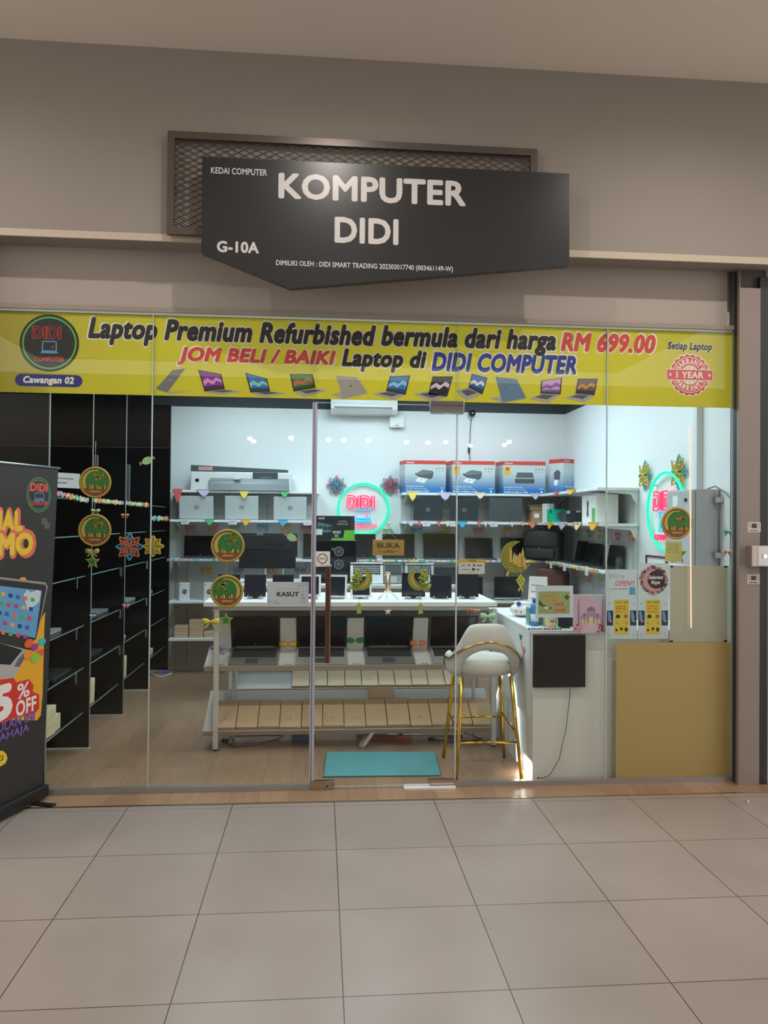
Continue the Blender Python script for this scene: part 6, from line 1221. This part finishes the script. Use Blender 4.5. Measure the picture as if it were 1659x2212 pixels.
disc('round gold and green ornament hanging above the other in front of the silver laptops', 492, 1179, 36.5, strup=.05); disc('round gold and green ornament hanging below the other beside the KASUT notice', 490, 1277.5, 36, True, strup=.08)
disc('round gold and green ornament in front of the grey electrical cabinet', 1461.5, 1130.5, 33.5, strup=.03)
def star5(label, px, py, rpx, Y=.02, strup=0):
    c = P(px, py, Y); r = P(px+rpx, py, Y).x-c.x; t = thing('star_ornament', label, 'hanging ornament', (c.x, Y, c.z), group='green star ornaments')
    for nm, mt, k, y in (('gold_border', GLD2, 1, 0), ('green_star', M((80, 160, 70), .5, noise=.2), .8, -.002), ('dark_centre', GGR, .5, -.004)):
        m = MB().m(mt); star(m, 0, 0, y, r*k, .003, .45); m.build(nm, t)
    if strup: MB().m(OFFW).tube([(0, 0, r), (0, 0, r+strup)], .0011, 5).build('string', t)
star5('green star ornament under the two gold discs by the standee', 200, 1213, 17, strup=.02); star5('green star ornament hanging below the pair of gold discs by the KASUT notice', 488, 1340, 17, strup=.07); star5('green star ornament over the yellow notice on the side pane', 1464, 1198, 23)
FELT, FELT2, TAN = M((122, 142, 62), .85, noise=.2, scale=90), M((138, 160, 70), .85, noise=.25, scale=90), M((200, 156, 70), .7)
def crescent_pts(r, r2, off, a0, a1, n=22):
    o = [(r*math.cos(a), r*math.sin(a)) for a in [a0+(a1-a0)*i/n for i in range(n+1)]]; (xa, za), (xb, zb) = o[0], o[-1]
    b0, b1 = math.atan2(zb-off[1], xb-off[0]), math.atan2(za-off[1], xa-off[0])
    return o, b0, b1
def crescent(m, r, t, y, rot, k=.78, span=2.35):
    n = 26; o = []; i_ = []
    for j in range(n+1):
        a = -span+2*span*j/n; th = r*(1-k)*1.55*max(.0, math.cos(a/span*math.pi/2))**.8
        o.append((r*math.cos(a+rot), r*math.sin(a+rot))); rr = r-th; i_.append((rr*math.cos(a+rot), rr*math.sin(a+rot)))
    m.flat(o+i_[::-1][1:-1], y, t)
def felt_moon(label, px, py, side, tasselpx):
    Y = -.02; c = P(px, py, Y); s_ = P(px+10, py, Y).x-c.x; s_ /= 10; t = thing('crescent_ornament', label, 'hanging ornament', (c.x, Y, c.z), group='felt crescents with ketupat on the door'); r = 25*s_
    m = MB().m(FELT); crescent(m, r, .012, -.006, math.radians(-45 if side > 0 else 225), .56, 2.2); m.build('moon', t)
    m = MB().m(TAN); crescent(m, r*.72, .014, -.007, math.radians(-25 if side > 0 else 205), .84, 1.5); m.build('inner_edge', t)
    m = MB().m(FELT); m.flat([(-side*4*s_, -21*s_), (-side*20*s_, -18*s_), (-side*27*s_, -11*s_), (-side*24*s_, -20*s_), (-side*10*s_, -27*s_)], -.008, .014); m.build('tail', t)
    m = MB().m(FELT2); rr = random.Random(5)
    for k in range(48):
        a = rr.uniform(0, 6.28); q = rr.random()**.5; x, z = -side*8*s_+9.5*s_*q*math.cos(a), 4*s_+16*s_*q*math.sin(a); m.ball((x, -.014-.008*(1-q), z), 3.4*s_, n=6)
    m.build('woven_bunch', t); MB().m(DARK).tube([(-side*4*s_, 0, 20*s_), (-side*4*s_, 0, 45*s_)], .0011, 5).build('string', t); MB().m(DARK).tube([(-side*3*s_, 0, -26*s_), (-side*3*s_, 0, -60*s_)], .0009, 5).build('string', t)
    m = MB().m(FELT2); x = -side*3*s_; m.flat([(x, -52*s_), (x+7*s_, -60*s_), (x+3*s_, -66*s_), (x+6*s_, -74*s_), (x-5*s_, -76*s_), (x-3*s_, -66*s_), (x-7*s_, -60*s_)], -.006, .010); m.build('ketupat', t)
felt_moon('green felt crescent with woven bunch on the door, nearer the bronze handle', 779, 1250, 1, 0); felt_moon('green felt crescent with woven bunch on the door, nearer the hinge edge', 906, 1250, -1, 0)
c = P(1115, 1203, .02); s_ = (P(1125, 1203, .02).x-c.x)/10
t = thing('crescent_ornament', 'large olive-gold crescent with little gold mosque towers on the pane beside the door', 'hanging ornament', (c.x, .02, c.z)); GO = glitter((150, 150, 52), (96, 104, 40), 110, .52)
m = MB().m(GO); crescent(m, 34*s_, .004, 0, math.radians(205), .56, 2.3); m.build('moon', t); m = MB().m(GLD2)
for x, b, h_, w2 in ((-12, -12, 34, 3.2), (-4, -16, 26, 2.6), (1, -18, 24, 2.6), (8, -22, 32, 4.5), (14, -20, 40, 2.8), (19, -26, 26, 2)): m.flat([(x*s_-w2*s_, b*s_), (x*s_+w2*s_, b*s_), (x*s_+w2*s_, (b+h_*.7)*s_), (x*s_, (b+h_)*s_), (x*s_-w2*s_, (b+h_*.7)*s_)], -.003, .003)
m.build('mosque_towers', t); m = MB().m(GLD2); m.flat([(-22*s_, -40*s_), (-18*s_, -30*s_), (-14*s_, -32*s_), (-18*s_, -42*s_)], -.002, .003); m.build('ribbon', t)
c = P(1125, 1258, .02); t = thing('ketupat_charm', 'yellow and green woven diamond charm hanging under the large gold crescent', 'hanging ornament', (c.x, .02, c.z)); m = MB().m(M((206, 202, 74), .6)); m.flat([(0, 18*s_), (10*s_, 5*s_), (3*s_, -8*s_), (-2*s_, -9*s_), (-10*s_, 4*s_)], 0, .004); m.build('diamond', t)
m = MB().m(M((122, 168, 62), .6)); [m.flat([(x*s_, (z+3)*s_), ((x+3)*s_, z*s_), (x*s_, (z-3)*s_), ((x-3)*s_, z*s_)], -.002, .002) for x, z in ((0, 10), (-4, 4), (4, 4), (0, -2))]; m.build('weave', t); m = MB().m(M((206, 202, 74), .6)); m.flat([(0, -8*s_), (6*s_, -18*s_), (2*s_, -20*s_), (0, -12*s_), (-4*s_, -20*s_), (-6*s_, -16*s_)], 0, .003); m.build('tail', t); MB().m(OFFW).tube([(0, 0, 18*s_), (0, 0, 26*s_)], .001, 5).build('string', t)
# small white charm on the door
c = P(838, 1321, -.015); t = thing('plane_charm', 'tiny cream star-shaped charm hanging on the door below the chrome tripod', 'hanging ornament', (c.x, -.015, c.z)); m = MB().m(M((216, 206, 186), .6)); star(m, 0, 0, 0, 8*s_, .006, .35); m.build('charm', t); MB().m(OFFW).tube([(0, 0, 7*s_), (0, 0, 24*s_)], .0008, 5).build('string', t)
# ================================================================ bows
PAL = {'pink': (214, 130, 146), 'orange': (226, 160, 116), 'green': (140, 190, 150), 'blue': (130, 180, 206), 'yellow': (214, 190, 100), 'purple': (160, 146, 184), 'teal': (120, 180, 184), 'gold': (226, 168, 50), 'emerald': (40, 150, 80), 'cream': (226, 206, 176), 'mint': (170, 210, 170), 'lemon': (226, 206, 90), 'red': (214, 90, 90), 'coral': (226, 130, 90), 'sky': (60, 160, 200), 'leaf': (70, 180, 110), 'lilac': (186, 180, 206), 'white': (220, 224, 226)}
HUE = {'leaf': 'green', 'sky': 'blue', 'lemon': 'yellow', 'coral': 'orange', 'gold': 'golden', 'orange': 'peach', 'lilac': 'lilac'}
def bow(label, loc, w, col, rotz=0, knot=None, tails=True, group=None, name='paper_bow', h=None):
    t = thing(name, label, 'bow', loc, (0, 0, rotz), group); mt = M(PAL[col], .6, noise=.12); w2 = w/2; h = h or w*.36
    for s_ in (-1, 1):
        m = MB().m(mt); R = []
        for k in range(7):
            u = k/6; x = s_*w2*u; hh = h*(.14+.86*math.sin(math.pi*min(1, u*.72+.05))); dd = .004+.010*math.sin(math.pi*u)
            R.append([m.bm.verts.new((x, dd*math.cos(2*math.pi*j/8), h*.12*u+hh*.5*math.sin(2*math.pi*j/8))) for j in range(8)])
        m.skin(R); m.build('loop', t)
        if tails: MB().m(mt).flat([(s_*w*.03, -h*.05), (s_*w*.16, -h*.35), (s_*w*.40, -h*1.0), (s_*w*.26, -h*1.05), (s_*w*.10, -h*.5)], -.002, .003).build('tail', t)
    MB().m(M(PAL[knot], .6) if knot else mt).ball((0, -.004, 0), w*.08, n=8).build('knot', t); return t
for xs, y, cols, where in (((411, 461, 508, 568, 617, 662), 1140, ('pink', 'orange', 'green', 'blue', 'yellow', 'pink'), 'on the panel under the silver laptops'), ((900, 962, 1034, 1097), 1145, ('teal', 'yellow', 'pink', 'orange'), 'on the panel under the dark logo laptops'), ((447, 516, 590, 648), 1232, ('gold', 'purple', 'orange', 'purple'), 'on the panel below the ribbed case')):
    for k, (x, cl) in enumerate(zip(xs, cols)):
        lab = '%s paper bow %s, %s from the black shelving' % (HUE.get(cl, cl), where, ORD[k]); bow(lab, P(x, y, YB-.03), .125 if cl != 'gold' else .14, cl, group='paper bows on the slotted panels')
bow('green paper bow at the lower edge of the round neon sign by the hook', P(838, 1143, YB-.03), .11, 'mint', group='paper bows on the slotted panels')
for k, (x, y, cl) in enumerate(((1247, 1150, 'green'), (1272, 1151, 'teal'), (1298, 1152, 'yellow'), (1333, 1157, 'pink'), (1363, 1158, 'orange'), (1247, 1240, 'orange'), (1272, 1246, 'pink'), (1298, 1243, 'yellow'))):
    lab = '%s paper bow on the side wall shelving %s, %s from the corner' % (HUE.get(cl, cl), 'above the dark laptops' if k < 5 else 'below the dark laptops', ORD[k if k < 5 else k-5]); bow(lab, PX(x, y, XR-.03), .14, cl, -math.pi/2, group='paper bows on the side shelving')
TY = .79
for px, py, w, cl, kn, lab, tl in ((455, 1343, 38, 'lemon', None, 'pale yellow ribbon bow on the outer leg of the first table', True), (471, 1400, 34, 'purple', 'gold', 'purple ribbon bow on the price board at the outer table leg', True), (622, 1392, 37, 'gold', 'leaf', 'yellow-orange ribbon bow between the first two open laptops', False), (767, 1384, 36, 'emerald', 'gold', 'emerald green ribbon bow between the middle open laptops', False), (902, 1390, 32, 'coral', 'cream', 'orange and cream ribbon bow beside the partly hidden open laptop', True), (1054, 1331, 34, 'mint', 'cream', 'pale green ribbon bow at the table end above the bar stool', True), (1014, 1317, 15, 'coral', None, 'small orange bow under the table top near the card sign', True), (1030, 1318, 14, 'orange', None, 'small peach bow under the table top above the bar stool back', True), (464, 1320, 9, 'coral', None, 'tiny orange bow at the upper end of the outer table leg', True)):
    Y = .775 if px in (455, 464) else (1.0 if px < 1000 else .78); c = P(px, py, Y); bow(lab, c, P(px+w/2, py, Y).x-P(px-w/2, py, Y).x, cl, 0, kn, tl)
for px, py, w, cl, lab in ((270, 1113, 17, 'coral', 'orange paper bow on the edge of the second shelving divider'), (206, 1103, 20, 'mint', 'pale green paper bow between the two gold discs by the standee'), (200, 1330, 14, 'blue', 'pale blue paper bow on the edge of the first shelving divider'), (272, 1308, 16, 'pink', 'pink paper bow low on the edge of the second shelving divider'), (199, 1191, 30, 'yellow', 'yellow and green paper bow behind the star beside the standee')):
    Y = .06; c = P(px, py, Y); bow(lab, c, P(px+w/2, py, Y).x-P(px-w/2, py, Y).x, cl, 0, 'green' if px == 199 else None)
for px, py, w, cl, lab in ((1573, 1149, 24, 'teal', 'blue paper bow at the end of the side pane by the steel column'), (1571, 1192, 22, 'orange', 'orange and lilac paper bow under the blue one by the steel column')):
    c = P(px, py, .02); bow(lab, c, P(px+w/2, py, .02).x-P(px-w/2, py, .02).x, cl, 0, 'lilac' if cl == 'orange' else None)
for px, py, lab, fl in ((630, 1161, 'pale green leaf-shaped paper sweet in front of the ribbed case', 1), (318, 995, 'pale green leaf-shaped paper sweet on the glass joint above the shelving', -1)):
    c = P(px, py, .025); s2 = s_; t = thing('paper_sweet', lab, 'paper ornament', (c.x, .025, c.z), (0, fl*.45, 0)); m = MB().m(M((172, 214, 160), .6)); m.disc(0, 0, 0, 11*s2, .006, 18, 7.5*s2); m.build('body', t); m = MB().m(M((216, 116, 110), .6)); m.flat([(-10*s2, 0), (-16*s2, 5*s2), (-17*s2, -4*s2)], .001, .004); m.flat([(10*s2, 0), (15*s2, 4*s2), (16*s2, -4*s2)], .001, .004); m.build('twist', t)
# ================================================================ paper flags on the shelf edges
def flag(label, a, b, drop, col, grp):
    """folded paper pennant from edge point a to edge point b, hanging by drop"""
    a, b = Vector(a), Vector(b); c = (a+b)/2; t = thing('paper_flag', label, 'paper flag', c, group=grp); u = a-c; v = b-c; out = Vector((0, 0, 1)).cross(v-u).normalized()*.012
    if out.y > 0 or (abs(out.y) < .003 and out.x > 0): out = -out
    m = MB().m(M(PAL[col], .6, noise=.1)); m.prism([u, v, v*.35+out+Vector((0, 0, -drop*.75)), out+Vector((0, 0, -drop)), u*.35+out+Vector((0, 0, -drop*.75))], out*.5); m.build('sheet', t); MB().m(M(PAL[col], .6)).prism([u*1.02, v*1.02, v*1.02+Vector((0, 0, .006)), u*1.02+Vector((0, 0, .006))], out*.8).build('fold', t); return t
FY = YF-.004
for where, y, lst in (('top shelf under the wide printer', 1057, ((374, 394, 30, 'red'), (425, 457, 16, 'lilac'), (516, 539, 20, 'lemon'), (604, 626, 16, 'leaf'))), ('shelf under the silver laptops', 1121, ((443, 463, 14, 'leaf'), (521, 541, 14, 'gold'), (601, 622, 14, 'sky'))), ('top shelf under the printer boxes', 1064, ((880, 902, 20, 'lemon'), (947, 976, 18, 'lilac'), (1026, 1048, 14, 'cream'), (1146, 1166, 14, 'lilac'))), ('shelf under the dark logo laptops', 1126, ((879, 896, 12, 'lilac'), (902, 909, 12, 'red'), (944, 952, 12, 'red'), (961, 972, 12, 'cream'), (988, 1009, 14, 'sky'), (1031, 1039, 12, 'red'), (1045, 1052, 12, 'cream'), (1102, 1109, 12, 'cream'), (1125, 1133, 10, 'orange'), (1140, 1159, 14, 'coral')))):
    for k, (x0, x1, dr_, cl) in enumerate(lst):
        z = P((x0+x1)/2, y, FY); A, B = P(x0, y, FY), P(x1, y, FY); A.z = B.z = (ZR[0] if y < 1100 else ZR[1])+.004; drop = dr_*(P(500, 1100, FY).z-P(500, 1101, FY).z)
        flag('%s paper flag on the %s, %s from the black shelving' % (HUE.get(cl, cl), where, ORD[k]), A, B, drop, cl, 'paper flags on the shelf edges')
for k, (x0, x1, y, cl, zz, xx) in enumerate(((1197, 1207, 1066, 'red', ZR[0], XRF), (1226, 1244, 1060, 'gold', ZR[0], XRF), (1183, 1196, 1133, 'gold', ZR[1], XRF), (1207, 1226, 1132, 'lilac', ZR[1], XRF), (1240, 1258, 1133, 'cream', ZR[1], XRF), (1272, 1294, 1132, 'gold', ZR[1], XRF))):
    A, B = PX(x0, y, xx-.004), PX(x1, y, xx-.004); A.z = B.z = zz+.004; flag('%s paper flag on the side wall %s shelf edge, %s from the corner' % (HUE.get(cl, cl), 'top' if k < 2 else 'second', ORD[k if k < 2 else k-2]), A, B, .05 if k < 2 else .075, cl, 'paper flags on the side shelving')
# garlands: a cord with many little paper tufts
GC = ['coral', 'orange', 'lemon', 'mint', 'pink', 'cream', 'blue', 'lilac', 'leaf', 'gold']
def garland(label, a, b, n, size, seed, sag=0.0):
    rr = random.Random(seed); a, b = Vector(a), Vector(b); t = thing('paper_garland', label, 'garland', a, group=None); d = b-a; u = d.normalized(); f = lambda q: d*q+Vector((0, 0, -sag*4*q*(1-q)))
    MB().m(OFFW).tube([f(i/10) for i in range(11)], .0022, 5).build('cord', t); dn = u.cross(Vector((0, 0, 1)))
    if dn.y > 0: dn = -dn
    for i in range(n):
        c = f((i+.5+rr.uniform(-.2, .2))/n); s2 = size*rr.uniform(.7, 1.15); al = rr.uniform(-.9, .9); x = u*(s2*math.cos(al))+Vector((0, 0, s2*math.sin(al))); w_ = u*(-s2*.5*math.sin(al))+Vector((0, 0, s2*.5*math.cos(al)))
        MB().m(M(PAL[rr.choice(GC)], .6)).prism([c-x*.5-w_*.6, c-x*.2+w_*.7, c+x*.6+w_*.25, c+x*.35-w_*.7], dn*.008).build('tuft', t)
    return t
gy = YF-.012
def gz(px, z, y=gy): q = P(px, 1208, y); return (q.x, y, z)
garland('colourful paper garland on the middle shelf edge next to the black shelving', gz(360, ZR[2]-.006), gz(476, ZR[2]-.006), 11, .04, 1); garland('colourful paper garland on the middle shelf edge across the door below the open sign', gz(755, ZR[2]-.006), gz(982, ZR[2]-.006), 19, .04, 2); garland('colourful paper garland on the middle shelf edge beyond the door towards the corner', gz(986, ZR[2]-.006), gz(1158, ZR[2]-.006), 15, .04, 3)
garland('dense paper garland along the side wall shelf below the black bag', (2.48, 3.42, ZR[2]-.01), (2.48, 1.82, ZR[2]-.01), 30, .05, 4); garland('paper garland of small tufts on the corner shelf below the green box', gz(1155, ZR[1]-.004), (2.425, 2.2, ZR[1]-.004), 16, .028, 5)
garland('pastel paper garland across the first black shelving bay beside the standee', (XF-.02, .10, SZ[5]+.03), (XF-.02, .90, SZ[5]-.005), 20, .05, 6); garland('pastel paper garland across the second black shelving bay', (XF-.02, .96, SZ[5]), (XF-.02, 1.86, SZ[5]), 22, .05, 7); garland('pastel paper garland across the third black shelving bay', (XF-.02, 1.92, SZ[5]), (XF-.02, 2.82, SZ[5]), 22, .05, 8); garland('yellow and cream garland across the fourth shelving bay by the back wall', (XF-.02, 2.88, SZ[4]+.13), (XF+.02, 3.6, SZ[4]+.13), 14, .055, 9)
# ================================================================ price tags
def tagcard(label, p, w, h, rotz, grp):
    t = thing('price_tag', label, 'price tag', p, (0, 0, rotz), grp); MB().m(TAG).box(-w/2, w/2, -.002, 0, -h, 0).build('card', t); m = MB().m(M((130, 134, 138), .5)); m.box(-w*.35, w*.3, -.0026, -.0019, -h*.42, -h*.34); m.box(-w*.35, w*.1, -.0026, -.0019, -h*.72, -h*.62); m.build('print', t)
k = 0
for px, zz, where in ((400, ZR[1], 'under the silver laptop next to the black shelving'), (503, ZR[1], 'under the middle silver laptop'), (664, ZR[1], 'under the silver laptop beside the neon sign'), (921, ZR[1], 'under the first dark logo laptop'), (979, ZR[1], 'under the second dark logo laptop'), (1067, ZR[1], 'under the large plain dark laptop'), (797, ZR[2], 'on the middle shelf beside the open sign'), (930, ZR[2], 'on the middle shelf by the door edge')):
    q = P(px, 1130, YF-.005); tagcard('white price tag on the shelf edge %s' % where, (q.x, YF-.005, zz+.004), .085, .055, 0, 'price tags on the white shelves')
for y0, nm in ((.6, 'first'), (1.75, 'second'), (2.72, 'third')):
    for zi, rn_ in ((1, 'lowest but one'), (2, 'middle'), (3, 'eye-level')):
        tagcard('white price tag on the %s glass shelf of the %s black shelving bay' % (rn_, nm), (XF-.03, y0+.1, SZ[zi]+.002), .05, .075, math.pi/2+.5, 'price tags on the glass shelves')
tagcard('wide white price card high on the first black shelving bay beside the gold disc', (XF-.03, .40, 1.985), .24, .10, .9, 'price tags on the glass shelves')
for k, (sy, zz, where) in enumerate(((3.2, ZR[2], 'under the black bag'), (2.75, ZR[2], 'below the middle laptop of the side wall'), (2.1, ZR[2], 'at the open end of the side wall'))): tagcard('white price tag on the side shelf edge %s' % where, (2.47, sy, zz-.004), .08, .06, -math.pi/2, 'price tags on the side shelving')
